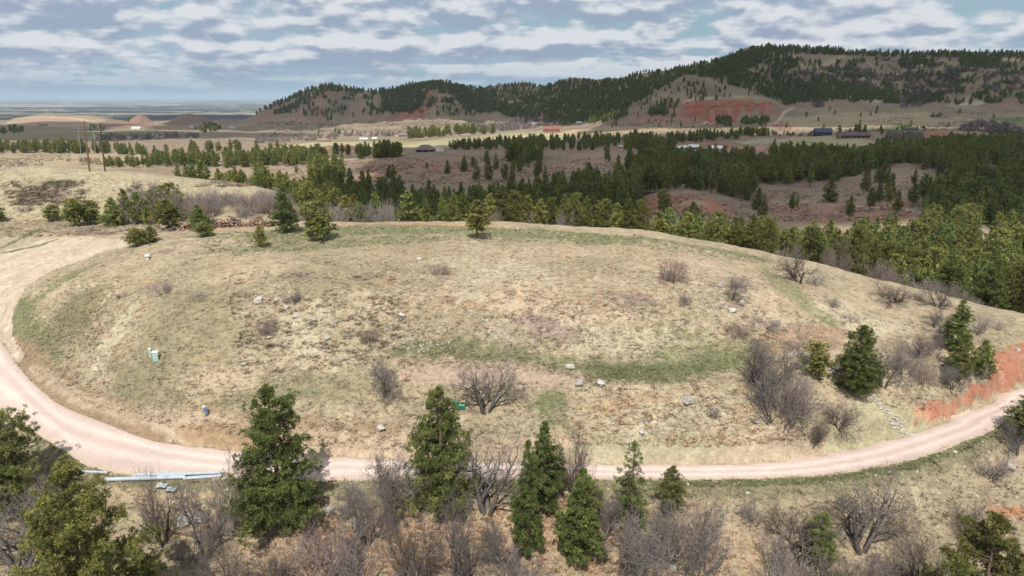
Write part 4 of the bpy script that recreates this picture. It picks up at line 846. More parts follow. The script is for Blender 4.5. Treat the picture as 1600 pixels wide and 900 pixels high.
region_px([(1085, 116), (1150, 108), (1205, 128), (1300, 130), (1360, 146), (1340, 160), (1270, 158), (1225, 165), (1190, 148), (1140, 132)], 640, 10, 14, wf=.5)
region_px([(1300, 130), (1400, 135), (1470, 160), (1420, 164), (1330, 160)], 260, 9, 13, clump=3)
region_px([(1100, 95), (1600, 92), (1600, 165), (1250, 160), (1120, 130)], 950, 9, 13, clump=1)
region_px([(1500, 92), (1565, 92), (1560, 106), (1500, 104)], 200, 11, 15); region_px([(1400, 95), (1460, 95), (1460, 106), (1410, 106)], 80, 10, 14)
region_px([(1130, 94), (1165, 80), (1200, 73), (1215, 78), (1180, 92), (1150, 104)], 150, 10, 15)
region_px([(1200, 95), (1240, 92), (1250, 108), (1205, 112)], 70, 10, 14)
region_px([(596, 148), (640, 134), (690, 129), (745, 142), (760, 172), (700, 170), (655, 165), (612, 180), (596, 170)], 480, 13, 17, clump=5)
region_px([(700, 136), (760, 142), (790, 175), (730, 178)], 330, 13, 17)
region_px([(600, 150), (668, 145), (660, 168), (625, 180), (600, 176)], 260, 13, 17)
region_px([(384, 187), (440, 159), (480, 142), (510, 134), (550, 139), (590, 144), (640, 135), (690, 129), (740, 139), (740, 144), (690, 136), (600, 150), (560, 145), (510, 142), (470, 152), (430, 168)], 360, 12, 16)
region_px([(440, 175), (520, 142), (600, 150), (600, 180), (500, 190)], 120, 11, 15, clump=7)
region_px([(420, 180), (470, 158), (505, 140), (512, 142), (480, 162), (440, 180)], 90, 11, 15)
region_px([(620, 165), (745, 165), (745, 182), (640, 182)], 46, 10, 14)
region_px([(1000, 150), (1060, 125), (1100, 130), (1200, 152), (1060, 160), (1060, 185), (990, 180)], 90, 8, 12)
region_px([(1020, 162), (1050, 158), (1045, 182), (1012, 180)], 34, 9, 12)
region_px([(1118, 187), (1142, 187), (1142, 198), (1118, 196)], 26, 9, 12); region_px([(1155, 190), (1200, 187), (1205, 196), (1160, 196)], 50, 9, 12)
region_px([(930, 190), (1100, 186), (1100, 200), (900, 204)], 10, 8, 11); region_px([(1210, 172), (1560, 172), (1560, 204), (1210, 204)], 16, 8, 11)
region_px([(1400, 200), (1445, 200), (1445, 204), (1400, 204)], 26, 4, 6, wf=.8)
region_px([(1278, 205), (1380, 206), (1382, 216), (1300, 220)], 26, 8, 13)
region_px([(1455, 224), (1600, 222), (1600, 230), (1455, 230)], 50, 9, 12)
region_px([(860, 187), (985, 178), (960, 190), (880, 198)], 130, 11, 15)
region_px([(380, 220), (450, 210), (900, 190), (900, 200)], 20, 8, 12)
# leafless brush
region_px([(400, 214), (520, 211), (524, 218), (400, 224)], 120, 6, 9, kind='brush', wf=1.0); region_px([(520, 208), (640, 209), (640, 212), (520, 214)], 60, 6, 9, kind='brush', wf=1)
region_px([(735, 200), (800, 192), (885, 186), (885, 195), (800, 204), (740, 208)], 260, 9, 13, kind='brush', wf=.9)
region_px([(150, 216), (310, 211), (310, 216), (150, 222)], 90, 8, 11, kind='brush', wf=1)
region_px([(1215, 115), (1300, 105), (1400, 110), (1500, 140), (1440, 165), (1330, 150), (1250, 135)], 700, 6, 9, kind='brush', wf=1.1, clump=2)
region_px([(1370, 92), (1600, 98), (1600, 150), (1430, 130)], 500, 6, 9, kind='brush', wf=1.1, clump=4)
region_px([(1400, 150), (1450, 145), (1440, 168), (1405, 168)], 120, 6, 9, kind='brush', wf=1.1); region_px([(1270, 155), (1290, 152), (1285, 168), (1270, 168)], 60, 6, 9, kind='brush', wf=1.1)
region_px([(1500, 198), (1560, 196), (1600, 208), (1600, 211), (1500, 206)], 130, 9, 13, kind='brush', wf=.9)
region_px([(1385, 214), (1440, 214), (1440, 221), (1385, 220)], 60, 7, 10, kind='brush', wf=1); region_px([(1455, 181), (1470, 180), (1470, 184), (1455, 184)], 12, 6, 8, kind='brush', wf=1.2)
region_uY([(0, 520), (90, 520), (80, 575), (0, 575)], 30, 5, 8, None, None, 3, kind='brush', wf=1)
region_px([(100, 249), (160, 250), (180, 256), (100, 256)], 10, 3, 5, kind='brush', wf=1.2)
region_uY([(640, 300), (780, 300), (800, 380), (640, 380)], 50, 4, 6, None, None, 3, kind='brush', wf=1)

# ------------------------------------------------------------------ leafless trees and bushes one can single out
T, S, PL = BARE_TREE, BARE_BUSH, BARE_PALE
for t in [
 (760, 642, 548, 92, T, 0, 'large dark leafless tree on the slope right of the green utility boxes'),
 (600, 620, 552, 44, T, 2, 'single stemmed leafless tree on the slope above the road, left of the tall centre pine'),
 (1195, 618, 500, 80, T, 4, 'tall gnarled leafless tree with forked crown on the slope left of the stone drain'),
 (1218, 664, 560, 86, S, 0, 'wide dense grey thicket on the slope below the gnarled leafless tree', 'bush'),
 (1238, 652, 575, 56, S, 3, 'darkest dense thicket on the slope, right part of the big clump', 'bush'),
 (1178, 600, 520, 50, T, 1, 'thin leafless tree touching the left side of the gnarled tree'),
 (1250, 442, 386, 64, T, 1, 'leaning leafless tree with crooked limbs on the hill crest at the right'),
 (1275, 444, 418, 30, S, 1, 'low grey bush at the foot of the crooked tree on the crest', 'bush'),
 (1143, 470, 424, 32, T, 2, 'thin lone leafless tree amid rocks on the upper right hillside'),
 (1302, 479, 458, 22, S, 2, 'tiny leafless sapling alone on the pale right slope', 'sapling'),
 (1395, 472, 432, 60, T, 3, 'spreading leafless tree at the far edge of the right slope'),
 (1465, 480, 434, 50, T, 0, 'leafless tree on the right crest with thick short trunk'),
 (1432, 468, 450, 20, S, 2, 'slight leafless sapling between two spreading trees on the right crest', 'sapling'),
 (1462, 512, 484, 34, T, 1, 'small leafless tree left of the tall narrow pine'),
 (1478, 528, 480, 34, T, 4, 'leafless tree touching the narrow pine on its left'),
 (1525, 520, 480, 40, S, 2, 'grey leafless bush right of the tall narrow pine', 'bush'),
 (1558, 516, 498, 18, S, 2, 'tiny bush near the crest at the far right', 'sapling'),
 (1463, 545, 516, 30, S, 0, 'grey bush downslope left of the narrow pine', 'bush'),
 (1380, 604, 524, 60, T, 0, 'leafless tree right behind the large slope pine'),
 (1425, 560, 512, 50, T, 1, 'crooked leafless tree high between the large pine and the narrow pine'),
 (1415, 585, 530, 46, S, 0, 'grey tangle of brush along the gully right of the large slope pine', 'bush'),
 (1442, 598, 560, 40, S, 3, 'dark tangled bush in the gully shadow, lowest of the gully tangle', 'bush'),
 (1488, 608, 560, 42, T, 4, 'dark leafless tree above the red cut bank'),
 (1520, 594, 560, 40, S, 0, 'dark leafless bush under the short right pine above the red bank', 'bush'),
 (1310, 668, 612, 58, T, 3, 'leafless tree with broad crown below the large slope pine'),
 (1268, 700, 646, 44, T, 1, 'small crooked leafless tree on the cut bank near the road'),
 (1460, 560, 540, 24, S, 1, 'short pale bush on the right slope below the crest trees', 'bush'),
 (458, 472, 450, 30, S, 0, 'round dark sagebrush on the upper left hillside', 'bush'),
 (420, 522, 496, 34, S, 3, 'round dark green bush on the left hillside below the sagebrush', 'bush'),
 (255, 458, 440, 34, S, 0, 'flat purple bush patch on the upper left hillside', 'bush'),
 (190, 464, 455, 18, S, 1, 'small grey bush left of the flat purple bush', 'bush'),
 (312, 468, 456, 26, S, 1, 'small low bush right of the flat purple bush', 'bush'),
 (690, 428, 412, 30, S, 3, 'low brown bush near the top of the hill centre', 'bush'),
 (580, 528, 516, 36, S, 3, 'low reddish brown bush mid slope at the centre', 'bush'),
 (1052, 440, 405, 44, S, 3, 'dark reddish brush patch high on the hill right of centre', 'bush'),
 (1068, 476, 458, 26, S, 0, 'small purple bush right of centre below the reddish brush', 'bush'),
 (1150, 522, 506, 40, S, 3, 'reddish low brush left of the gnarled tree', 'bush'),
 (1115, 652, 630, 20, S, 0, 'small purple bush on the slope above the road right of centre', 'bush'),
 (1195, 512, 494, 50, S, 1, 'low grey bush behind the top of the gnarled tree', 'bush'),
 (1328, 500, 488, 26, S, 1, 'low grey bush beside the brown dirt patch on the right', 'bush'),
 (40, 330, 318, 22, S, 0, 'small purple bush at the foot of the pale mound', 'bush'),
 (135, 362, 352, 30, S, 0, 'low purple bush in front of the pine pair below the mound', 'bush'),
 (208, 312, 282, 22, T, 2, 'thin leafless tree standing up against the pale mound'),
 (237, 298, 280, 16, S, 2, 'small leafless shrub on the pale mound', 'bush'),
 # below the road
 (762, 800, 652, 110, T, 0, 'old gnarled leafless tree with thick trunk right of the tall centre pine'),
 (905, 790, 660, 84, T, 1, 'leafless tree with several rising stems behind the slim foreground pines'),
 (600, 812, 684, 62, T, 2, 'dark upright dead tree between the two tall foreground pines'),
 (575, 850, 722, 70, T, 4, 'crooked leafless tree left of the dark upright dead tree'),
 (650, 935, 740, 84, T, 3, 'big leafless tree at the bottom edge below the tall centre pine'),
 (716, 940, 748, 74, T, 0, 'pale grey leafless tree at the bottom edge right of the centre pine'),
 (560, 925, 810, 80, S, 2, 'greenish brown bush at the bottom edge left of centre', 'bush'),
 (500, 910, 815, 85, S, 3, 'low spreading brown bush below the tall left pine', 'bush'),
 (255, 850, 712, 64, T, 1, 'slender leafless tree with many upright stems in front of the stacked pipes'),
 (325, 870, 705, 86, T, 4, 'tall twisted leafless tree right of the stacked pipes'),
 (355, 945, 810, 74, T, 3, 'grey leafless tree at the bottom edge left of the tall left pine'),
 (440, 945, 850, 80, T, 1, 'crooked leafless tree at the bottom edge under the tall left pine'),
 (30, 890, 745, 130, T, 0, 'leafless tree between the left edge and the huge corner pine'),
 (90, 775, 728, 70, S, 1, 'low grey brush at the roadside near the left edge', 'bush'),
 (940, 850, 745, 60, T, 4, 'leaning leafless tree right of the slim green foreground pine'),
 (985, 930, 770, 80, T, 2, 'thin leafless tree under the half bare grey green pine'),
 (780, 885, 800, 60, T, 4, 'small contorted leafless tree on orange litter right of centre'),
 (1080, 900, 756, 92, S, 2, 'big round brown thicket below the road right of centre', 'bush'),
 (1050, 885, 765, 78, T, 4, 'leaning leafless tree inside the big brown thicket'),
 (1178, 815, 775, 40, S, 2, 'small leafless bush on the grass below the road at the right', 'bush'),
 (1240, 850, 770, 100, T, 3, 'branching leafless tree left of the tall thin tree at the bottom right'),
 (1345, 858, 732, 110, T, 0, 'tall thin leafless tree standing alone below the road at the right'),
 (1220, 940, 830, 90, S, 0, 'purple grey thicket at the bottom edge right of centre', 'bush'),
 (1285, 945, 850, 100, T, 1, 'low leafless tree at the bottom edge below the small dark pine'),
 (1170, 945, 870, 70, S, 1, 'light grey bush at the bottom edge right of the brown thicket', 'bush'),
 (1440, 945, 800, 105, T, 3, 'broad leafless tree at the bottom edge left of the corner pine'),
 (1400, 935, 860, 80, S, 2, 'grey thicket at the bottom edge between leafless trees at the right', 'bush'),
 (1515, 870, 780, 90, T, 1, 'leafless tree behind the broad corner pine at the right'),
 (1545, 742, 700, 56, S, 0, 'dark low bush on the grassy bank near the right edge', 'bush'),
 (1590, 712, 650, 40, T, 4, 'leafless tree mixed with the open pine at the right edge'),
 (1350, 945, 880, 90, S, 3, 'low brown bush at the bottom edge beneath the tall thin tree', 'bush'),
 (820, 945, 860, 90, S, 0, 'purple grey bush at the bottom edge below the leftmost slim pine', 'bush'),
 (540, 800, 762, 50, S, 1, 'small grey bush on pale ground right of the tall left pine', 'bush'),
]:
    u, vb, vt, w, K_, i, lab = t[:7]; add_bare(u, vb, vt, w, K_, i, lab, t[7] if len(t) > 7 else 'tree')
# brush belts behind the hilltop
rr = random.Random(5)
for (u0, u1, v0, v1, n, h0, h1, gl, gg) in [
  (285, 440, 322, 342, 34, 26, 40, 'grey purple leafless brush in the belt behind the reddish brush pile', 'leafless brush behind the brush pile'),
  (200, 300, 312, 335, 12, 22, 34, 'grey leafless brush between pines below the mound', 'leafless brush below the mound'),
  (440, 620, 335, 347, 16, 22, 34, 'pale leafless brush past the left hilltop edge', 'leafless brush beyond the hilltop'),
  (640, 1000, 342, 354, 14, 16, 26, 'low leafless brush among the front pine trunks', 'leafless brush under the front pines')]:
    us_ = sorted(rr.uniform(u0, u1) for _ in range(n))
    for k in range(n):
        u = us_[k]; vb = rr.uniform(v0, v1)
        Yb = 198 if u < 440 else 186; x = av(u, vb) * Yb
        add_bare(u, vb, vb - rr.uniform(h0, h1), rr.uniform(26, 46), S, rr.randrange(4), (gl if n > 20 else '%s, %s from the left' % (gl, ORD[k])), 'bush', gg, Y=rr.uniform(Yb - 6, Yb + 14))
for k, (u, vt, w, Yo) in enumerate(sorted([(1315, 372, 44, 150), (1388, 405, 56, 142), (1405, 415, 50, 138), (1330, 384, 36, 152), (1240, 372, 30, 158), (1450, 432, 44, 140), (1475, 436, 50, 136), (1500, 450, 50, 134), (1365, 398, 40, 150), (1290, 372, 30, 160), (1220, 380, 26, 160), (1540, 462, 40, 132)])):
    add_bare(u, 0, vt, w, S if rr.random() < .6 else T, rr.randrange(4), 'grey leafless tree at the forest edge along the right crest, %s from the left' % ORD[k], 'tree', 'leafless trees along the right crest', Y=Yo + 8)

# ------------------------------------------------------------------ build pines: the 295 that show largest as things, the rest as one wood
PINES.sort(key=lambda d: -d['px'])
labelled = [d for d in PINES if d['label'] and not d['group']]; others = [d for d in PINES if not (d['label'] and not d['group'])]
singles = labelled + [d for d in others if d['label']][:295 - len(labelled)]
sset = set(id(d) for d in singles); mass = [d for d in PINES if id(d) not in sset]
def wid(m):
    z = np.zeros(len(m.vertices) * 3); m.vertices.foreach_get('co', z); z = z.reshape(-1, 3); return float(np.percentile(np.hypot(z[:, 0], z[:, 1]), 92) * 2)
WID = {id(s_): wid(s_[0]) for s_ in PINE_HI + PINE_MID + [PINE_BIG, PINE_SPARSE]}
for d in singles:
    big = d['px'] > 62
    if d['sparse']: src = PINE_SPARSE
    elif d['px'] > 300: src = PINE_BIG
    elif big: src = PINE_HI[d['var'] if d['var'] is not None and d['var'] < 5 else RNG.integers(5)]
    else: src = PINE_MID[d['var'] if d['var'] is not None else RNG.integers(7)]
    root = bpy.data.objects.new('pine_tree', None); col.objects.link(root); root.empty_display_size = .5
    root.location = (d['x'], d['y'], d['z']); root.rotation_euler = (0, 0, RNG.uniform(0, 6.28))
    nat = WID[id(src)]
    sx = d['W'] / nat if d['var'] is not None else d['H'] / 10
    root.scale = (sx, sx, d['H'] / 10)
    root['label'] = d['label']; root['category'] = 'pine tree'
    if d['group']: root['group'] = d['group']
    link('trunk', src[1], root); link('crown', src[0], root)
for d in BARES:
    K_ = d['kind']; a, b = K_[d['i'] % len(K_)]
    Hn = 5.0
    zs = np.zeros(len(a.vertices) * 3); a.vertices.foreach_get('co', zs); vs = zs.reshape(-1, 3)
    if b is not None: z2 = np.zeros(len(b.vertices) * 3); b.vertices.foreach_get('co', z2); vs = np.concatenate([vs, z2.reshape(-1, 3)])
    Hn = vs[:, 2].max(); Wn = np.percentile(vs[:, 0], 98) - np.percentile(vs[:, 0], 2)
    root = bpy.data.objects.new('leafless_tree' if d['cat'] == 'tree' else ('leafless_sapling' if d['cat'] == 'sapling' else 'leafless_bush'), None); col.objects.link(root)
    root.location = (d['x'], d['y'], d['z']); root.rotation_euler = (0, 0, random.uniform(0, 6.28)); s = d['W'] / Wn
    root.scale = (s, s, d['H'] / Hn); root['label'] = d['label']; root['category'] = d['cat']
    if d['group']: root['group'] = d['group']
    link('limbs', a, root)
    if b is not None: link('twigs', b, root)

def scatter(name, pts, sources, kind='stuff', sink=0.0, tiltv=0):
    """pts rows: x,y,z,sx,sz ; copies of the source meshes standing on real points"""
    P = np.array(pts, dtype=np.float32); me = bpy.data.meshes.new(name); me.vertices.add(len(P)); me.vertices.foreach_set('co', P[:, :3].ravel())
    sc_a = me.attributes.new('size', 'FLOAT_VECTOR', 'POINT'); sc_a.data.foreach_set('vector', np.stack([P[:, 3], P[:, 3], P[:, 4]], 1).ravel())
    rot = np.zeros((len(P), 3), dtype=np.float32); rot[:, 2] = RNG.uniform(0, 6.28, len(P))
    if tiltv: rot[:, 0] = RNG.normal(size=len(P)) * tiltv; rot[:, 1] = RNG.normal(size=len(P)) * tiltv
    ra = me.attributes.new('turn', 'FLOAT_VECTOR', 'POINT'); ra.data.foreach_set('vector', rot.ravel())
    ia = me.attributes.new('which', 'INT', 'POINT'); ia.data.foreach_set('value', RNG.integers(0, len(sources), len(P)).astype(np.int32))
    o = link(name, me, kind=kind)
    ng = bpy.data.node_groups.new(name + '_nodes', 'GeometryNodeTree'); ng.interface.new_socket('Geometry', in_out='INPUT', socket_type='NodeSocketGeometry'); ng.interface.new_socket('Geometry', in_out='OUTPUT', socket_type='NodeSocketGeometry')
    n = ng.nodes; l = ng.links; gi = n.new('NodeGroupInput'); go = n.new('NodeGroupOutput'); mp = n.new('GeometryNodeMeshToPoints'); iop = n.new('GeometryNodeInstanceOnPoints'); jn = n.new('GeometryNodeJoinGeometry')
    l.new(gi.outputs[0], mp.inputs[0]); l.new(mp.outputs[0], iop.inputs['Points'])
    for s in reversed(sources):
        oi = n.new('GeometryNodeObjectInfo'); oi.inputs['Object'].default_value = s; oi.inputs['As Instance'].default_value = True; l.new(oi.outputs['Geometry'], jn.inputs[0])
    l.new(jn.outputs[0], iop.inputs['Instance']); iop.inputs['Pick Instance'].default_value = True
    def attr(nm, t):
        a = n.new('GeometryNodeInputNamedAttribute'); a.data_type = t; a.inputs['Name'].default_value = nm; return a.outputs['Attribute']
    l.new(attr('which', 'INT'), iop.inputs['Instance Index']); l.new(attr('size', 'FLOAT_VECTOR'), iop.inputs['Scale']); l.new(attr('turn', 'FLOAT_VECTOR'), iop.inputs['Rotation'])
    l.new(iop.outputs[0], go.inputs[0]); md = o.modifiers.new('spread', 'NODES'); md.node_group = ng
    return o
def joined(name, meshes):
    bm_ = None; Vs, Fs, Ts, Mi, mats = [], [], [], [], []; off = 0
    for m in meshes:
        co = np.zeros(len(m.vertices) * 3, dtype=np.float32); m.vertices.foreach_get('co', co); co = co.reshape(-1, 3)
        t = np.ones((len(co), 4), dtype=np.float32) * .1
        if 'tint' in m.color_attributes: tv = np.zeros(len(co) * 4, dtype=np.float32); m.color_attributes['tint'].data.foreach_get('color', tv); t = tv.reshape(-1, 4)
        for p in m.polygons:
            vs = list(p.vertices)
            for i in range(1, len(vs) - 1): Fs.append((vs[0] + off, vs[i] + off, vs[i + 1] + off)); Mi.append(len(mats))
        mats.append(m.materials[0]); Vs.append(co); Ts.append(t[:, :3]); off += len(co)
    me = mesh_from(name, np.concatenate(Vs), np.array(Fs), None, False, np.concatenate(Ts))
    for m in mats: me.materials.append(m)
    me.polygons.foreach_set('material_index', np.array(Mi, dtype=np.int32)); return bpy.data.objects.new(name, me)
SRC_MID = [joined('pine_source_mid', s) for s in PINE_MID]; SRC_LOW = [joined('pine_source_far', s) for s in PINE_LOW]
SRC_BRUSH = [bpy.data.objects.new('brush_source', m) for m in BRUSH_FAR]
nearm = [d for d in mass if d['px'] > 11]; farm = [d for d in mass if d['px'] <= 11]
scatter('pine_wood', [(d['x'], d['y'], d['z'], d['W'] / 5.0, d['H'] / 10) for d in nearm], SRC_MID)
scatter('far_pine_wood', [(d['x'], d['y'], d['z'], d['W'] / 5.0, d['H'] / 10) for d in farm], SRC_LOW)
scatter('leafless_brush', [(d['x'], d['y'], d['z'] - .3, d['W'] / 5.2, d['H'] / 3.6) for d in POINTS['brush']], SRC_BRUSH)
print('pines', len(PINES), 'single', len(singles), 'near mass', len(nearm), 'far', len(farm), 'bare', len(BARES), 'brush', len(POINTS['brush']))
# ------------------------------------------------------------------ low growth and stones on the near hill
def tuft(name, seed, n, h, r, w, tint, mat_, up=1.0):
    rng = np.random.default_rng(seed); az = rng.random(n) * 2 * PI; b = np.stack([np.cos(az), np.sin(az), np.zeros(n)], 1) * (rng.random((n, 1)) ** .5) * r * .5
    d = np.stack([np.cos(az), np.sin(az), np.full(n, up)], 1) + rng.normal(size=(n, 3)) * .35; d /= np.linalg.norm(d, axis=1, keepdims=True); d[:, 2] = np.abs(d[:, 2])
    s = np.stack([-np.sin(az), np.cos(az), rng.normal(size=n) * .3], 1) * w; L_ = h * rng.uniform(.6, 1.2, (n, 1))
    V = np.stack([b - s - (0, 0, .05), b + s - (0, 0, .05), b + d * L_ + s * .2, b + d * L_ - s * .2], 1).reshape(-1, 3); i = np.arange(n) * 4
    T = np.repeat(np.array(tint) * (.7 + .6 * rng.random((n, 1))), 4, 0); return mesh_from(name, V, np.stack([i, i + 1, i + 2, i + 3], 1), mat_, False, T)
TUFTS = [bpy.data.objects.new('tuft_source', tuft('tuft_%d' % i, 500 + i, 22, .30, .34, .022, c, M_DRYLEAF, .9)) for i, c in enumerate([(.52, .43, .29), (.48, .39, .26), (.56, .46, .33), (.37, .33, .20)])]
SHRUBLETS = [bpy.data.objects.new('shrublet_source', tuft('shrublet_%d' % i, 520 + i, 34, .36, .62, .03, c, M_DRYLEAF, .7)) for i, c in enumerate([(.22, .185, .13), (.25, .21, .14), (.20, .17, .15), (.24, .17, .12)])]
RUSTS = [bpy.data.objects.new('rust_source', tuft('rust_%d' % i, 540 + i, 26, .34, .6, .03, c, M_DRYLEAF, .8)) for i, c in enumerate([(.42, .21, .09), (.36, .20, .10), (.48, .28, .14)])]
road_px = outer + inner[::-1]
NOGO = [road_px, [(-40, 420), (0, 400), (60, 378), (140, 370), (200, 373), (150, 396), (90, 418), (45, 443), (20, 480), (20, 540), (-40, 540)], [(640, 590), (700, 575), (880, 585), (900, 594), (640, 600)],
 [(8, 530), (60, 582), (150, 638), (250, 662), (420, 690), (600, 704), (740, 706), (740, 720), (400, 706), (250, 690), (120, 645), (40, 590)], [(730, 706), (900, 694), (1130, 698), (1290, 690), (1300, 655), (1340, 628), (1440, 645), (1500, 620), (1552, 560), (1600, 535), (1600, 600), (1400, 690), (1200, 726), (740, 724)]]
GREENP = [(800, 555), (960, 575), (1060, 572), (1160, 552), (1170, 575), (1080, 596), (960, 602), (870, 590)]
def field_pts(poly, n, s0, s1, clump=0, th=.5, scl=(26, 9), hz=1.0, lush=False):
    P = np.array(poly, float); rr = np.random.default_rng(int(P.sum() * 3 + n) % 99991); U, Vv = np.zeros(0), np.zeros(0)
    while len(U) < n:
        a = rr.uniform(P[:, 0].min(), P[:, 0].max(), n * 3); b = rr.uniform(P[:, 1].min(), P[:, 1].max(), n * 3); ok = inside(a, b, poly)
        for q in NOGO: ok &= ~inside(a, b, q)
        if not lush: ok &= ~(inside(a, b, GREENP) & (rr.random(a.shape) < .85))
        if clump: ok &= fbm(a / scl[0] + clump, b / scl[1], 800 + clump, 4, .6) + rr.uniform(-.05, .05, a.shape) > th
        U = np.concatenate([U, a[ok]]); Vv = np.concatenate([Vv, b[ok]])
    x, y, z = ground_at(U[:n], Vv[:n]); s = rr.uniform(s0, s1, n); return np.stack([x, y, z - .02, s, s * hz], 1)
HILLP = [(0, 470), (60, 420), (200, 385), (300, 358), (480, 349), (760, 352), (1000, 366), (1150, 392), (1400, 452), (1600, 498), (1600, 590), (1430, 672), (1290, 706), (1100, 722), (600, 712), (400, 702), (250, 688), (120, 640), (40, 580)]
BELOW = [(0, 660), (150, 738), (400, 754), (1200, 752), (1450, 716), (1600, 650), (1600, 900), (0, 900)]
MOUND = [(0, 264), (130, 268), (300, 284), (430, 304), (300, 318), (200, 350), (0, 365)]
fp = field_pts
scatter('dry_grass_tufts', np.concatenate([fp(HILLP, 15000, .5, 1.25, 1, .42), fp(HILLP, 5000, .5, 1.1), fp(BELOW, 7500, .6, 1.4, 2, .40), fp(MOUND, 2200, .9, 1.8)]), TUFTS, tiltv=.15)
scatter('low_sage_growth', np.concatenate([fp(HILLP, 4600, .3, .8, 3, .50), fp([(560, 400), (1200, 400), (1250, 560), (560, 560)], 2300, .35, .9, 5, .50), fp(HILLP, 1000, .5, 1.2, 6, .62, (40, 14)), fp(BELOW, 1700, .5, 1.2, 4, .5), fp([(0, 285), (130, 280), (135, 318), (20, 322)], 600, 1.0, 2.2, 7, .42, (20, 6)),
        fp([(350, 425), (640, 425), (640, 560), (380, 590)], 900, .6, 1.4, 8, .5), fp([(0, 345), (200, 340), (300, 352), (200, 366), (0, 372)], 700, .8, 1.5)]), SHRUBLETS, tiltv=.15)
scatter('mid_ridge_growth', np.concatenate([fp([(430, 262), (560, 250), (760, 243), (1040, 250), (1040, 275), (880, 285), (560, 290), (300, 292)], 2600, 1.2, 3.6, 16, .46, (30, 7)), fp([(1000, 306), (1180, 300), (1430, 272), (1560, 320), (1560, 345), (1000, 345)], 1500, 1.0, 3.0, 17, .46, (30, 7)), fp([(0, 240), (430, 240), (430, 258), (0, 258)], 900, 1.5, 4, 18, .5, (30, 5)),
        fp([(400, 190), (760, 188), (760, 204), (400, 206)], 900, 3, 8, 19, .5, (40, 5)), fp([(940, 190), (1030, 150), (1060, 190), (1210, 196), (1600, 170), (1600, 205), (940, 205)], 1500, 2.5, 6, 20, .5, (40, 5))]), SHRUBLETS, tiltv=.15)
GREENS = [bpy.data.objects.new('green_source', tuft('green_%d' % i, 560 + i, 22, .24, .4, .025, c, M_DRYLEAF, .9)) for i, c in enumerate([(.12, .15, .06), (.16, .18, .08), (.21, .21, .11)])]
scatter('green_grass_tufts', np.concatenate([fp(GREENP, 900, .5, 1.1, lush=True), fp([(620, 545), (820, 555), (880, 580), (640, 570)], 300, .5, 1.1, lush=True), fp([(300, 365), (520, 354), (800, 356), (1000, 368), (1230, 410), (1180, 410), (980, 384), (700, 376), (460, 392), (320, 395)], 1500, .8, 1.6), fp([(25, 460), (90, 430), (190, 430), (150, 560), (60, 560)], 700, .6, 1.2), fp([(1000, 752), (1300, 746), (1470, 712), (1600, 648), (1600, 662), (1460, 726), (1300, 758), (1000, 762)], 900, .5, 1.0), fp(HILLP, 1400, .5, 1.2, 21, .58)]), GREENS, tiltv=.15)
scatter('rusty_grass_tufts', np.concatenate([fp([(560, 380), (1050, 380), (1050, 500), (560, 500)], 420, .5, 1.3, 9, .56, (18, 6)), fp([(900, 605), (1250, 605), (1250, 700), (900, 700)], 700, .5, 1.2, 10, .5, (24, 9)), fp(HILLP, 600, .5, 1.2, 11, .6, (18, 6)),
        fp([(440, 780), (1100, 780), (1150, 900), (440, 900)], 1500, .7, 1.4, 12, .45), fp([(130, 430), (260, 430), (200, 560), (140, 560)], 160, .5, 1.2)]), RUSTS, tiltv=.15)
def edge_pts(n, edge_, sgn, a0, a1, s0, s1, seed):
    rr = np.random.default_rng(seed); i = rr.integers(0, nS, n); XY = edge_[i] + nrm[i] * (sgn * rr.uniform(a0, a1, n))[:, None] + rr.normal(size=(n, 2)) * .05
    keep = fbm(i / 14.0, i * 0.0 + seed, 930 + seed, 4, .6) + rr.uniform(-.1, .1, n) > .47; XY = XY[keep]; s = rr.uniform(s0, s1, len(XY)); return np.stack([XY[:, 0], XY[:, 1], hgt(XY[:, 0], XY[:, 1]) + .02, s, s], 1)
scatter('road_verge_tufts', np.concatenate([edge_pts(2600, O_, 1, -.8, .7, .3, .9, 1), edge_pts(900, I_, -1, -.6, .5, .3, .8, 2)]), TUFTS, tiltv=.15)
scatter('road_verge_green', edge_pts(2200, O_, 1, -1.2, .45, .3, .8, 3), GREENS, tiltv=.15)
M_STONE = mat('pale_limestone', (.47, .435, .38), noise=[(1.5, .75, 1.2, 4), (8, .8, 1.15, 3)], bump=.5, bump_scale=6, bump_dist=.08, rough=.95, spec=.2)
M_STONED = mat('grey_lichened_rock', (.36, .33, .30), noise=[(1.5, .7, 1.25, 4), (8, .8, 1.2, 3)], bump=.5, bump_scale=6, bump_dist=.08, rough=.95, spec=.2)
def rock(name, seed, material, flat=.65, sub=3):
    rng = np.random.default_rng(seed); import bmesh
    bm = bmesh.new(); bmesh.ops.create_icosphere(bm, subdivisions=sub, radius=.5)
    pl = [(rng.normal(size=3), rng.uniform(.24, .42)) for _ in range(9)]
    for v in bm.verts:
        c = np.array(v.co)
        for n_, dd in pl:
            n_ = n_ / np.linalg.norm(n_); e = c.dot(n_) - dd
            if e > 0: c = c - n_ * e * .85
        c = c * (1 + .10 * (math.sin(c[0] * 9 + seed) * math.cos(c[1] * 11) + .5 * math.sin(c[2] * 17 + seed)))
        v.co = (c[0], c[1] * .8, c[2] * flat)
    me = bpy.data.meshes.new(name); bm.to_mesh(me); bm.free(); me.materials.append(material); return me
ROCKS = [rock('rock_shape_%d' % i, 900 + i, M_STONE if i % 2 == 0 else M_STONED, .55 + .1 * (i % 3)) for i in range(6)]
SMALLR = [bpy.data.objects.new('stone_source', rock('small_stone_%d' % i, 950 + i, M_STONE if i < 3 else M_STONED, .5, 1)) for i in range(4)]
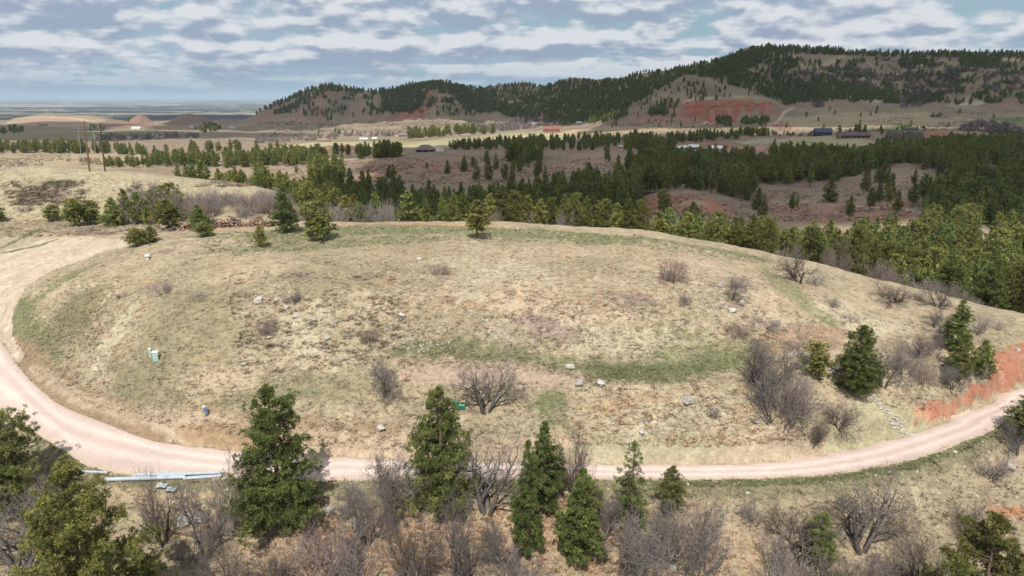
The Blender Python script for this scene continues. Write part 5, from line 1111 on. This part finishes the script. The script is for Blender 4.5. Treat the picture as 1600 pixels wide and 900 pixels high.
scatter('loose_stones', np.concatenate([fp([(360, 430), (620, 420), (640, 560), (400, 600)], 260, .2, .75, 13, .5), fp([(740, 495), (800, 500), (800, 535), (750, 520)], 70, .25, .8), fp(HILLP, 420, .15, .5, 14, .5), fp([(600, 480), (700, 500), (720, 560), (600, 540)], 160, .2, .7), fp([(1080, 430), (1180, 430), (1180, 490), (1100, 490)], 90, .3, .9),
        fp([(60, 560), (400, 640), (400, 690), (200, 660)], 160, .15, .45), fp(BELOW, 420, .2, .8, 15, .5), fp([(900, 600), (1250, 620), (1250, 700), (900, 690)], 160, .15, .5)]), SMALLR, tiltv=.5)
for (u, v, w, h, i, lab) in [
 (937, 600, 19, 13, 0, 'pale rounded boulder on the green track, right of two'), (905, 600, 17, 11, 1, 'brown grey split boulder at the end of the dirt track, left of two'), (405, 473, 15, 14, 2, 'white boulder on the upper left hillside, largest there'),
 (432, 470, 9, 7, 4, 'small white boulder between the white boulder and the sagebrush'), (448, 482, 9, 8, 2, 'white boulder just below the round sagebrush'), (461, 496, 10, 9, 0, 'white boulder downslope right of the sagebrush'),
 (627, 494, 15, 12, 0, 'round pale boulder on the middle hillside'), (511, 530, 12, 9, 4, 'flat pale rock on the left middle hillside'), (655, 406, 13, 6, 2, 'flat white rock near the top of the hill'),
 (891, 574, 16, 8, 2, 'broken white rock at the upper edge of the green strip'), (1076, 628, 22, 17, 3, 'large grey white outcrop on the slope above the road'), (1002, 676, 14, 10, 0, 'pale rock in the bank above the road right of centre'),
 (1125, 447, 16, 8, 1, 'grey rocks beside the lone thin tree, left side'), (1158, 476, 12, 12, 2, 'white rock below the lone thin tree'), (1144, 486, 14, 8, 4, 'pale rock downslope of the lone thin tree'),
 (268, 690, 9, 5, 2, 'small white rock by the scraped roadside soil'), (596, 670, 16, 9, 4, 'buried pale rock above the road left of the centre pine'), (492, 500, 10, 7, 1, 'grey rock on the left middle hillside right of the sagebrush'),
 (421, 527, 12, 5, 0, 'flat pale rock under the dark green bush'), (290, 818, 26, 22, 2, 'white boulder in the brush below the stacked pipes, left of two'), (316, 812, 26, 22, 3, 'grey boulder in the brush below the stacked pipes, right of two'),
 (516, 800, 16, 22, 0, 'upright pale rock at the right foot of the tall left pine'), (560, 822, 20, 18, 1, 'grey rock among the bare trees left of the centre pine'), (1052, 888, 14, 12, 4, 'pale rock beside the fallen white log'),
 (1590, 548, 9, 6, 2, 'white stone in the red cut bank near the right edge'), (1577, 732, 16, 12, 2, 'white rock outcrop beneath the open pine at the right edge'), (1492, 707, 7, 5, 4, 'small white stone on the grassy road bank'),
 (380, 570, 9, 7, 0, 'small pale rock on the lower left hillside'), (1183, 660, 12, 8, 1, 'grey rock at the foot of the wide grey thicket')]:
    x, y, z = g1(u, v); s = math.hypot(y, CAMZ - z) / F; o = link('boulder', ROCKS[i], None, (x, y, z + h * s * .22), None, lab, 'rock'); k_ = w * s / .9; o.scale = (k_, k_ * .9, h * s / .55 * .8); o.rotation_euler = (0, 0, random.uniform(0, 6))
scatter('road_gravel', np.concatenate([edge_pts(900, O_, 1, -.2, 1.6, .06, .2, 5), edge_pts(1100, I_, -1, -.8, 1.4, .06, .24, 6), edge_pts(700, O_, 1, .5, 5, .05, .12, 7)]), SMALLR, tiltv=.5)
# white stone drains down the right slope
def stone_drain(path, n, width, s0, s1, lab):
    pts = gpoly(path, 60); c = pts.mean(0); root = bpy.data.objects.new('stone_drain', None); col.objects.link(root); zc = float(hgt(c[0], c[1])[0]); root.location = (c[0], c[1], zc); root['label'] = lab; root['category'] = 'stone drain'
    for k in range(n):
        t = random.random() * 58; i = int(t); p = pts[i] * (1 - t + i) + pts[i + 1] * (t - i); d = pts[i + 1] - pts[i]; d /= np.linalg.norm(d); off = random.uniform(-.5, .5) * width; x = p[0] - d[1] * off; y = p[1] + d[0] * off; s = random.uniform(s0, s1)
        o = link('stone', ROCKS[random.choice((0, 2, 4, 2, 0))], root, (x - c[0], y - c[1], float(hgt(x, y)[0]) - zc + s * .16)); o.scale = (s * random.uniform(.8, 1.3), s, s * .8); o.rotation_euler = (random.uniform(-.3, .3), random.uniform(-.3, .3), random.uniform(0, 6))
stone_drain([(1232, 557), (1250, 553), (1268, 558), (1290, 570), (1305, 580), (1322, 588)], 140, 1.2, .25, .65, 'upper band of white stones running behind the two slope pines')
stone_drain([(1358, 617), (1376, 634), (1394, 654), (1412, 670), (1430, 681)], 150, 1.05, .22, .6, 'lower band of white stones running down to the gravel road')

# ------------------------------------------------------------------ made things
def simple(name, c, **k):
    return mat(name, c, noise=[(k.pop('ns', 1.2), .82, 1.15, 4)], **k)
_mats = {}
def cmat(c, rough=.8):
    key = (tuple(round(x, 3) for x in c), rough)
    if key not in _mats: _mats[key] = mat('paint_%d' % len(_mats), c, noise=[(.7, .82, 1.15, 4), (4, .9, 1.1, 3)], rough=rough)
    return _mats[key]
def boxm(name, x0, x1, y0, y1, z0, z1, m):
    V = [(x, y, z) for z in (z0, z1) for y in (y0, y1) for x in (x0, x1)]
    return mesh_from(name, V, [(0, 2, 3, 1), (4, 5, 7, 6), (0, 1, 5, 4), (2, 6, 7, 3), (0, 4, 6, 2), (1, 3, 7, 5)], m)
def shape(name, V, F_, m, parent=None, loc=None, **k):
    me = bpy.data.meshes.new(name); me.from_pydata([tuple(map(float, v)) for v in V], [], [tuple(map(int, f)) for f in F_]); me.update(); me.materials.append(m); return link(name, me, parent, loc, **k)
GLASS = mat('dark_window_glass', (.03, .035, .045), rough=.15, spec=.6); TRIM = cmat((.55, .53, .50))
for b in BUILD:
    rg = math.hypot(b['y'], CAMZ - b['z']); w = b['wpx'] * rg / F; h = max(b['hpx'] * rg / F, 2.2); dp = b['dpx'] * rg / F * .9; w = max(w, 4); dp = max(min(dp, w * .8), 3)
    root = bpy.data.objects.new(b['name'], None); col.objects.link(root); root.location = (b['x'], b['y'] + dp / 2, b['z'] - .2); root.rotation_euler = (0, 0, b['rot']); root['label'] = b['label']; root['category'] = b['cat']
    wl, rf = cmat(b['wallc']), cmat(b['roofc'], .6); hw = h * (.52 if b['kind'] == 'gable' else .38); x0, x1, y0, y1 = -w / 2, w / 2, -dp / 2, dp / 2; ex = b['extra']
    if b['kind'] == 'gable':
        V = [(x0, y0, -1.5), (x1, y0, -1.5), (x1, y1, -1.5), (x0, y1, -1.5), (x0, y0, hw), (x1, y0, hw), (x1, y1, hw), (x0, y1, hw), (x0, 0, h - .15), (x1, 0, h - .15)]
        shape('wall', V, [(0, 1, 5, 4), (2, 3, 7, 6), (0, 4, 8, 7, 3), (1, 2, 6, 9, 5), (0, 3, 2, 1)], wl, root)
        o_ = .5; t = .25; e = (h - hw) / (dp / 2) * o_
        V = [(x0 - o_, y0 - o_, hw - e), (x1 + o_, y0 - o_, hw - e), (x1 + o_, 0, h), (x0 - o_, 0, h), (x0 - o_, y1 + o_, hw - e), (x1 + o_, y1 + o_, hw - e)]; V += [(x, y, z + t) for x, y, z in V]
        roof = shape('roof', V, [(6, 7, 8, 9), (9, 8, 11, 10), (0, 3, 2, 1), (3, 4, 5, 2), (0, 1, 7, 6), (4, 10, 11, 5), (0, 6, 9, 3), (3, 9, 10, 4), (1, 2, 8, 7), (2, 5, 11, 8)], rf, root)
    else:
        link('wall', boxm('wall', x0, x1, y0, y1, -1.5, hw, wl), root); o_ = 1.0; r_ = w * .18
        V = [(x0 - o_, y0 - o_, hw), (x1 + o_, y0 - o_, hw), (x1 + o_, y1 + o_, hw), (x0 - o_, y1 + o_, hw), (-r_, 0, h), (r_, 0, h)]
        roof = shape('roof', V, [(0, 1, 5, 4), (1, 2, 5), (2, 3, 4, 5), (3, 0, 4), (0, 3, 2, 1)], rf, root)
        shape('dormer', [(-1.6, y0 * .55, h * .5), (1.6, y0 * .55, h * .5), (0, y0 * .55, h * .8), (-1.6, 0, h * .8), (1.6, 0, h * .8), (0, -.5, h * .82)], [(0, 1, 2), (0, 2, 5, 3), (1, 4, 5, 2)], rf, roof)
    if w > 7:
        nw = ex.get('windows', 3)
        for k in range(nw):
            cx = x0 + w * (k + .5) / nw + (.3 if nw > 1 else 0); ws = min(1.6, w / nw * .45)
            o = link('window' if k != nw // 2 else 'door', boxm('window', cx - ws / 2, cx + ws / 2, y0 - .06, y0 + .02, hw * (.35 if k != nw // 2 else 0), hw * .78, GLASS if k != nw // 2 else cmat((.12, .09, .07))), root)
    if ex.get('porch'):
        link('porch_roof', boxm('porch_roof', x0, x1, y0 - 2.6, y0 - .05, hw * .86, hw * .93, rf), root)
        for k in range(4): cx = x0 + .3 + (w - .6) * k / 3; link('post', boxm('post', cx - .12, cx + .12, y0 - 2.5, y0 - 2.26, -1, hw * .86, TRIM), root)
    if ex.get('chimney'): link('chimney', boxm('chimney', x0 * .5 - .9, x0 * .5 + .9, -.7, .7, hw, h + 1.6, cmat((.33, .29, .27))), root)
# white camper beside the brown house
x, y = av(687, 238) * 632, 632; z = float(hgt(x, y)[0])
root = bpy.data.objects.new('camper_trailer', None); col.objects.link(root); root.location = (x, y, z); root.rotation_euler = (0, 0, .15); root['label'] = 'white camper trailer parked right of the large brown house'; root['category'] = 'camper'
V = [(-3.2, -1.2, .6), (3.2, -1.2, .6), (3.2, -1.2, 3.0), (-2.4, -1.2, 3.2), (-3.2, -1.2, 2.2)]; V += [(a, 1.2, c) for a, b_, c in V]
shape('body', V, [(0, 1, 2, 3, 4), (9, 8, 7, 6, 5), (0, 5, 6, 1), (1, 6, 7, 2), (2, 7, 8, 3), (3, 8, 9, 4), (4, 9, 5, 0)], cmat((.8, .8, .8), .4), root)
for k in (-.9, .9, 0): link('window', boxm('window', k * 1.8 - .4, k * 1.8 + .4, -1.24, -1.19, 1.7, 2.4, GLASS), root)
def ring_tube(name, p0, p1, r0, r1, m, sides=12, parent=None, hollow=0, **k):
    V, Fc = [], []; tube(V, Fc, p0, p1, r0, r1, sides); V = [tuple(v) for v in V]
    if hollow:
        n = len(V); W_ = []; F2 = []; tube(W_, F2, p0, p1, r0 * hollow, r1 * hollow, sides); V += [tuple(v) for v in W_]; Fc += [tuple(reversed([i + n for i in f])) for f in F2]
        for e_ in (0, sides):
            for q in range(sides): q2 = (q + 1) % sides; f = (e_ + q, e_ + q2, n + e_ + q2, n + e_ + q); Fc.append(f[::-1] if e_ == 0 else f)
    else: Fc.append(tuple(range(sides))[::-1]); Fc.append(tuple(range(sides, 2 * sides)))
    return shape(name, V, Fc, m, parent, **k)
for k in (-1, 1): ring_tube('wheel', (k * 1.0, -1.25, .38), (k * 1.0, -1.0, .38), .38, .38, cmat((.03, .03, .03)), 12, root)
# poles
M_POLE = mat('weathered_pole', (.17, .095, .06), noise=[(3, .8, 1.2, 3)], rough=1); M_STEEL = mat('galvanised_steel', (.42, .43, .44), rough=.5, noise=[(2, .9, 1.1, 3)])
def pole(u, vb, vt, ut, lab, arms, m, Y=None, r=.19):
    if Y: x = av(u, vb) * Y; y = Y; z = float(hgt(x, y)[0])
    else: x, y, z = g1(u, vb, 200)
    H = CAMZ - y * td(vt) - z; dx = (av(ut, vt) - av(u, vb)) * y
    root = bpy.data.objects.new('utility_pole', None); col.objects.link(root); root.location = (x, y, z); root['label'] = lab; root['category'] = 'utility pole'
    ring_tube('shaft', (0, 0, -.5), (dx, 0, H), r, r * .65, m, 10, root)
    for (zz, wd, nins) in arms:
        cx = dx * zz; link('crossarm', boxm('crossarm', cx - wd / 2, cx + wd / 2, -.28, -.12, H * zz - .09, H * zz + .09, m), root)
        for q in range(nins):
            ix = cx - wd / 2 + .15 + (wd - .3) * q / max(nins - 1, 1); ring_tube('insulator', (ix, -.2, H * zz + .09), (ix, -.2, H * zz + .4), .08, .05, TRIM, 8, root)
    return root
p_ = pole(140, 268, 189, 131, 'tall reddish brown wooden pole without crossarm on the pale mound', [], M_POLE, r=.30)
pole(164, 268, 203, 157, 'shorter dark wooden pole with crossarm and insulators right of the tall pole', [(.99, 3.6, 3), (.90, 1.6, 2)], mat('dark_pole', (.08, .06, .05), rough=1), r=.27)
pole(125, 233, 198, 122, 'thin pale steel pole far behind the tall wooden pole, on its left', [(.93, 4.5, 2), (.6, 4.5, 2)], M_STEEL, Y=860, r=.2)
pole(148, 233, 197, 144, 'thin pale steel pole far behind, between the two wooden poles', [(.93, 4.5, 2), (.6, 4.5, 2)], M_STEEL, Y=860, r=.2)
# utility boxes and markers on the hill
def bevbox(name, w, d, h, m, parent, loc=(0, 0, 0), b=.03, topin=.0):
    V = []
    for (z, i) in ((0, 0), (h - b, 0), (h, b + topin)):
        V += [(-w / 2 + i, -d / 2 + i, z), (w / 2 - i, -d / 2 + i, z), (w / 2 - i, d / 2 - i, z), (-w / 2 + i, d / 2 - i, z)]
    Fs = [(0, 3, 2, 1), (8, 9, 10, 11)]
    for k in (0, 4):
        for q in range(4): q2 = (q + 1) % 4; Fs.append((k + q, k + q2, k + 4 + q2, k + 4 + q))
    return shape(name, V, Fs, m, parent, loc)
M_PALEG = cmat((.38, .52, .45), .5); M_GREENB = cmat((.06, .25, .16), .5); M_GREEND = cmat((.03, .13, .085), .5); M_WHITE = cmat((.74, .76, .74), .5); M_BLUE = cmat((.13, .25, .42), .5)
def stand(name, u, v, lab, cat):
    x, y, z = g1(u, v); r = bpy.data.objects.new(name, None); col.objects.link(r); r.location = (x, y, z - .05); r['label'] = lab; r['category'] = cat; return r, math.hypot(y, CAMZ - z) / F
r, s = stand('utility_pedestal', 244, 564, 'pale green utility box standing on the left hillside, wider of the pair', 'utility box')
bevbox('cabinet', 8 * s, 6 * s, 15 * s, M_PALEG, r); bevbox('lid', 8.8 * s, 6.8 * s, 1.6 * s, M_WHITE, r, (0, 0, 15 * s)); bevbox('door', 6.6 * s, .06, 11 * s, M_PALEG, r, (0, -3 * s - .03, 1.5 * s)); r.rotation_euler = (0, 0, .35)
r, s = stand('utility_pedestal', 236, 558, 'slim pale green post left of the wider utility box', 'utility box'); bevbox('post', 3.4 * s, 3.0 * s, 14 * s, M_PALEG, r); bevbox('cap', 4 * s, 3.6 * s, 1.4 * s, M_WHITE, r, (0, 0, 14 * s))
r, s = stand('vent_pipe', 231, 405, 'short white capped pipe on the upper left hillside below the bushy pines', 'vent pipe'); ring_tube('pipe', (0, 0, 0), (0, 0, 6.5 * s), 1.7 * s, 1.5 * s, M_WHITE, 12, r); ring_tube('cap', (0, 0, 5.6 * s), (0, 0, 8 * s), 4.0 * s, 3.4 * s, M_WHITE, 14, r)
r, s = stand('marker_post', 324, 648, 'leaning blue marker post on the hillside above the road at the left', 'marker post'); bevbox('post', 4.2 * s, 2.6 * s, 15 * s, M_BLUE, r, b=.08); bevbox('cap', 5 * s, 3 * s, 2.4 * s, cmat((.5, .6, .68), .4), r, (0, 0, 15 * s)); bevbox('base', 5 * s, 3.2 * s, 2 * s, cmat((.12, .13, .15)), r); r.rotation_euler = (.15, -.22, .5)
r, s = stand('utility_box', 711, 638, 'tall light green utility box left of the large dark leafless tree', 'utility box'); bevbox('cabinet', 7.5 * s, 6 * s, 11.5 * s, M_GREENB, r); bevbox('lid', 8 * s, 6.5 * s, 1.5 * s, M_GREENB, r, (0, 0, 11.5 * s)); bevbox('door', 5.5 * s, .05, 8 * s, M_GREENB, r, (0, -3 * s - .02, 1.5 * s))
r, s = stand('utility_box', 722, 638, 'low dark green transformer box touching the large dark leafless tree', 'utility box'); bevbox('cabinet', 10.5 * s, 8 * s, 6 * s, M_GREEND, r); bevbox('lid', 11 * s, 8.5 * s, 2 * s, M_GREENB, r, (0, 0, 6 * s), b=.1); r.rotation_euler = (0, 0, -.15)
for (u, v, lab) in [(472, 558, 'thin grey survey stake standing alone on the middle hillside'), (47, 378, 'short white stake beside the green wheel tracks at the left'), (917, 570, 'thin dark stake at the upper edge of the green strip')]:
    r, s = stand('survey_stake', u, v, lab, 'stake'); bevbox('stake', .09, .06, 1.1, M_WHITE if 'white' in lab else cmat((.3, .27, .24)), r); bevbox('flag', .16, .03, .18, M_WHITE, r, (.05, 0, 1.1))
# stacked culvert pipes below the road
M_PIPE = mat('pale_pipe', (.40, .44, .48), rough=.55, noise=[(1.0, .85, 1.12, 4), (6, .9, 1.08, 3)]); M_PIPE2 = mat('inner_pipe', (.20, .22, .24), rough=.8)
for (u0, v0, u1, v1, rp, dz, lab) in [(166, 752, 290, 748, .27, 0, 'long pale grey pipe lying below the road, front left of the stack'), (287, 750, 346, 746, .24, 0, 'shorter pale grey pipe lying end on at the right of the stack'), (210, 745, 292, 742, .24, 0, 'pale grey pipe lying behind the long front pipe'),
                                   (248, 747, 345, 743, .22, .26, 'pale grey pipe resting on top of the stack'), (128, 738, 169, 740, .17, 0, 'thin white pipe lying in the grass left of the stack'), (36, 697, 57, 695, .14, 0, 'short tan pole lying in the roadside grass at the far left')]:
    a, b = g1(u0, v0), g1(u1, v1); mm = M_PIPE if 'tan' not in lab else cmat((.5, .42, .3)); root = bpy.data.objects.new('pipe', None); col.objects.link(root); root.location = (a[0], a[1], a[2] + rp + dz); root['label'] = lab; root['category'] = 'pipe'
    L_ = (b[0] - a[0], b[1] - a[1], b[2] - a[2]); ring_tube('barrel', (0, 0, 0), L_, rp, rp, mm, 16, root, hollow=.88)
    dd = np.array(L_) / np.linalg.norm(L_)
    if rp > .2:
        for q in (.02, .5, .97): c_ = np.array(L_) * q; ring_tube('collar', c_, c_ + dd * .3, rp * 1.1, rp * 1.1, mm, 16, root)
for (u, v, lab) in [(253, 762, 'crumpled piece of pale sheeting below the pipes, left one'), (268, 768, 'crumpled piece of pale sheeting below the pipes, right one')]:
    x, y, z = g1(u, v); n = 9; gx, gy = np.meshgrid(np.linspace(-.7, .7, n), np.linspace(-.5, .5, n)); gz = .12 + .5 * fbm(gx * 2.2 + u, gy * 2.2, 5, 3); idx_ = np.arange(n * n).reshape(n, n); q = np.stack([idx_[:-1, :-1], idx_[:-1, 1:], idx_[1:, 1:], idx_[1:, :-1]], -1).reshape(-1, 4)
    V = np.concatenate([np.stack([gx, gy, gz], -1).reshape(-1, 3), np.stack([gx, gy, gz - .03], -1).reshape(-1, 3)]); link('sheeting', mesh_from('sheeting', V, np.concatenate([q, q[:, ::-1] + n * n]), M_PIPE), None, (x, y, z), None, lab, 'sheeting')
# heaps of grubbed-up logs behind the hilltop
M_LOG = [mat('red_brown_log', (.29, .175, .125), noise=[(2, .7, 1.3, 4)], rough=1), mat('grey_log', (.27, .23, .21), noise=[(2, .7, 1.3, 4)], rough=1), mat('orange_log', (.37, .235, .15), noise=[(2, .7, 1.3, 4)], rough=1), mat('dark_log', (.14, .08, .06), rough=1)]
LOGS = []
for i in range(8):
    V, Fc = [], []; q = np.array((-1.0, 0, 0)); 
    for k in range(4): q2 = q + np.array((.5, random.uniform(-.12, .12), random.uniform(-.12, .12))); tube(V, Fc, q, q2, .10 * (1 - k * .12), .10 * (1 - (k + 1) * .12), 6); q = q2
    me = bpy.data.meshes.new('log_shape'); me.from_pydata([tuple(map(float, v)) for v in V], [], Fc); me.materials.append(M_LOG[i % 4]); LOGS.append(me)
for (ua, ub, va, vb, Y, n, hh, lab) in [(322, 380, 352, 351, 183, 150, 2.1, 'heap of reddish logs and brush at the hilltop edge, the middle and most orange one'), (384, 436, 351, 348, 184, 110, 1.9, 'heap of grey and red brush beside the tall dark hilltop pine'), (266, 300, 358, 354, 180, 80, 1.6, 'low heap of red brush left of the bushy pine')]:
    Y = g1((ua + ub) / 2, (va + vb) / 2 + 2)[1]; xa, xb = av(ua, 352) * Y, av(ub, 352) * Y; xc = (xa + xb) / 2; zc = float(hgt(xc, Y)[0]); root = bpy.data.objects.new('brush_pile', None); col.objects.link(root); root.location = (xc, Y, zc); root['label'] = lab; root['category'] = 'brush pile'
    for k in range(n):
        t = random.uniform(-1, 1); yy = random.uniform(-1.8, 1.8); x_ = t * (xb - xa) / 2; hmax = hh * (1 - abs(t) ** 3) * (1 - (yy / 2.2) ** 2) * (.75 + .4 * math.sin(t * 5 + n)); z_ = random.uniform(0, 1) ** .6 * max(hmax, .15)
        o = link('log', LOGS[random.choice((0, 4, 0, 2, 6, 1, 5, 3, 7))], root, (x_, yy, float(hgt(xc + x_, Y + yy)[0]) - zc + z_)); s = random.uniform(.6, 1.4); o.scale = (s, s * 1.3, s * 1.3); o.rotation_euler = (random.uniform(0, 6), random.uniform(-.6, .6), random.uniform(0, 6.28))
for (u, v, L_, a, e, i, lab) in [(1040, 880, 4.5, -.5, .1, 1, 'pale fallen log on the litter left of the brown thicket'), (1025, 868, 3.0, -.9, .2, 1, 'short pale fallen branch above the fallen log'), (285, 838, 5.5, -.2, .05, 3, 'dark fallen trunk in the shade below the stacked pipes'), (735, 860, 3.2, .6, .1, 1, 'grey fallen branch on orange litter right of the centre pine')]:
    x, y, z = g1(u, v); o = link('fallen_log', LOGS[i], None, (x, y, z + .12), None, lab, 'log'); o.scale = (L_ / 2, 1.6, 1.6); o.rotation_euler = (0, -e, a)
# ------------------------------------------------------------------ clouds overhead (the deck in the photo goes on over the land) and the air
mc = bpy.data.materials.new('cloud_vapour'); mc.use_nodes = True; t_ = mc.node_tree; nn_ = t_.nodes; ll_ = t_.links
for x_ in list(nn_): nn_.remove(x_)
df = nn_.new('ShaderNodeBsdfDiffuse'); df.inputs[0].default_value = (.9, .9, .9, 1); tl = nn_.new('ShaderNodeBsdfTranslucent'); tl.inputs[0].default_value = (.9, .9, .9, 1)
tp = nn_.new('ShaderNodeBsdfTransparent'); a1 = nn_.new('ShaderNodeMixShader'); a2 = nn_.new('ShaderNodeMixShader'); ou = nn_.new('ShaderNodeOutputMaterial')
a1.inputs[0].default_value = .5; ll_.new(df.outputs[0], a1.inputs[1]); ll_.new(tl.outputs[0], a1.inputs[2]); a2.inputs[0].default_value = .30
ll_.new(a1.outputs[0], a2.inputs[1]); ll_.new(tp.outputs[0], a2.inputs[2]); ll_.new(a2.outputs[0], ou.inputs[0])
def cloud(poly, base, thick, cell, wob, seed):
    """a flat based cumulus whose shade lies over poly (ground metres)"""
    P = np.array(poly, float); x0, y0 = P.min(0) - wob; x1, y1 = P.max(0) + wob
    nx = int((x1 - x0) / cell) + 2; ny = int((y1 - y0) / cell) + 2; gx, gy = np.meshgrid(np.linspace(x0, x1, nx), np.linspace(y0, y1, ny))
    wx_ = gx + wob * 2 * (fbm(gx / (wob * 2.4), gy / (wob * 2.4), 700 + seed, 4, .6) - .5); wy_ = gy + wob * 2 * (fbm(gx / (wob * 2.4) + 33, gy / (wob * 2.4), 720 + seed, 4, .6) - .5)
    m = inside(wx_, wy_, [tuple(p) for p in P]); D = np.full(gx.shape, 1e9)
    for i in range(len(P)):
        ax, ay = P[i]; bx, by = P[(i + 1) % len(P)]; dx, dy = bx - ax, by - ay; t = np.clip(((wx_ - ax) * dx + (wy_ - ay) * dy) / (dx * dx + dy * dy), 0, 1)
        D = np.minimum(D, np.hypot(wx_ - ax - t * dx, wy_ - ay - t * dy))
    D = np.where(m, D, 0); e = np.clip(D / (thick * 1.6), 0, 1); top = base + thick * np.sqrt(e) * (.45 + 1.1 * fbm(gx / 130, gy / 130, 740 + seed, 4, .55)); bot = base - 18 * e * fbm(gx / 160, gy / 160, 760 + seed, 3) - .5
    k_ = base / sun_dir.z; ox, oy = sun_dir.x * k_, sun_dir.y * k_
    q = m[:-1, :-1] & m[1:, :-1] & m[:-1, 1:] & m[1:, 1:]
    ii_ = np.arange(nx * ny).reshape(ny, nx); tq = np.stack([ii_[:-1, :-1], ii_[:-1, 1:], ii_[1:, 1:], ii_[1:, :-1]], -1)[q]; bq = tq[:, ::-1] + nx * ny
    V = np.concatenate([np.stack([gx + ox, gy + oy, top], -1).reshape(-1, 3), np.stack([gx + ox, gy + oy, bot], -1).reshape(-1, 3)])
    # rim
    rim = []
    ed = {}
    for f in tq:
        for a_, b_ in ((f[0], f[1]), (f[1], f[2]), (f[2], f[3]), (f[3], f[0])):
            if (b_, a_) in ed: del ed[(b_, a_)]
            else: ed[(a_, b_)] = 1
    for (a_, b_) in ed: rim.append((b_, a_, a_ + nx * ny, b_ + nx * ny))
    fa = np.concatenate([tq, bq, np.array(rim)]); used = np.unique(fa); mp_ = np.full(len(V), -1); mp_[used] = np.arange(len(used))
    me = mesh_from('cloud', V[used], mp_[fa], mc, True); link('cloud', me, kind='structure')
cloud([(-75, 268), (40, 262), (200, 268), (420, 262), (900, 300), (1400, 500), (1600, 900), (1250, 1050), (600, 1060), (120, 1090), (-120, 1010), (-235, 900), (-215, 700), (-120, 520), (-110, 400)], 1150, 120, 22, 34, 1)
cloud([(130, 1230), (500, 1150), (640, 1075), (1240, 1065), (1640, 915), (2300, 1500), (2300, 2600), (1500, 2900), (1000, 2300), (620, 1950), (260, 1750)], 1250, 160, 34, 80, 2)
cloud([(-950, 1780), (-600, 1700), (-100, 1760), (120, 1590), (360, 1490), (640, 1520), (900, 2050), (1000, 2500), (900, 3600), (-300, 3700), (-1000, 3000), (-1150, 2300)], 1300, 160, 38, 90, 3)
cloud([(-1900, 1050), (-1200, 1000), (-560, 1120), (-420, 1350), (-520, 1560), (-1100, 1700), (-1200, 2300), (-1900, 2300)], 1250, 140, 34, 90, 4)
cloud([(-3200, 4300), (-1200, 4100), (0, 4600), (-200, 6600), (-3000, 6800), (-4200, 5600)], 1400, 220, 70, 200, 5)
cloud([(-4200, 2500), (-2900, 2700), (-2700, 3900), (-4400, 3900)], 1350, 180, 60, 120, 6)
mh = bpy.data.materials.new('air'); mh.use_nodes = True; t_ = mh.node_tree
for x_ in list(t_.nodes): t_.nodes.remove(x_)
pv = t_.nodes.new('ShaderNodeVolumePrincipled'); pv.inputs['Density'].default_value = HAZE; pv.inputs['Color'].default_value = (.66, .82, 1.0, 1); pv.inputs['Anisotropy'].default_value = -.2
ou = t_.nodes.new('ShaderNodeOutputMaterial'); t_.links.new(pv.outputs[0], ou.inputs['Volume'])
X_, y0_, y1_, z0_, z1_ = 170000, -500, 96500, -230, 260
V = [(-X_, y0_, z0_), (X_, y0_, z0_), (X_, y1_, z0_), (-X_, y1_, z0_), (-X_, y0_, z1_), (X_, y0_, z1_), (X_, y1_, z1_), (-X_, y1_, z1_)]
link('haze', mesh_from('haze', V, [(0, 3, 2, 1), (4, 5, 6, 7), (0, 1, 5, 4), (1, 2, 6, 5), (2, 3, 7, 6), (3, 0, 4, 7)], mh), kind='stuff')
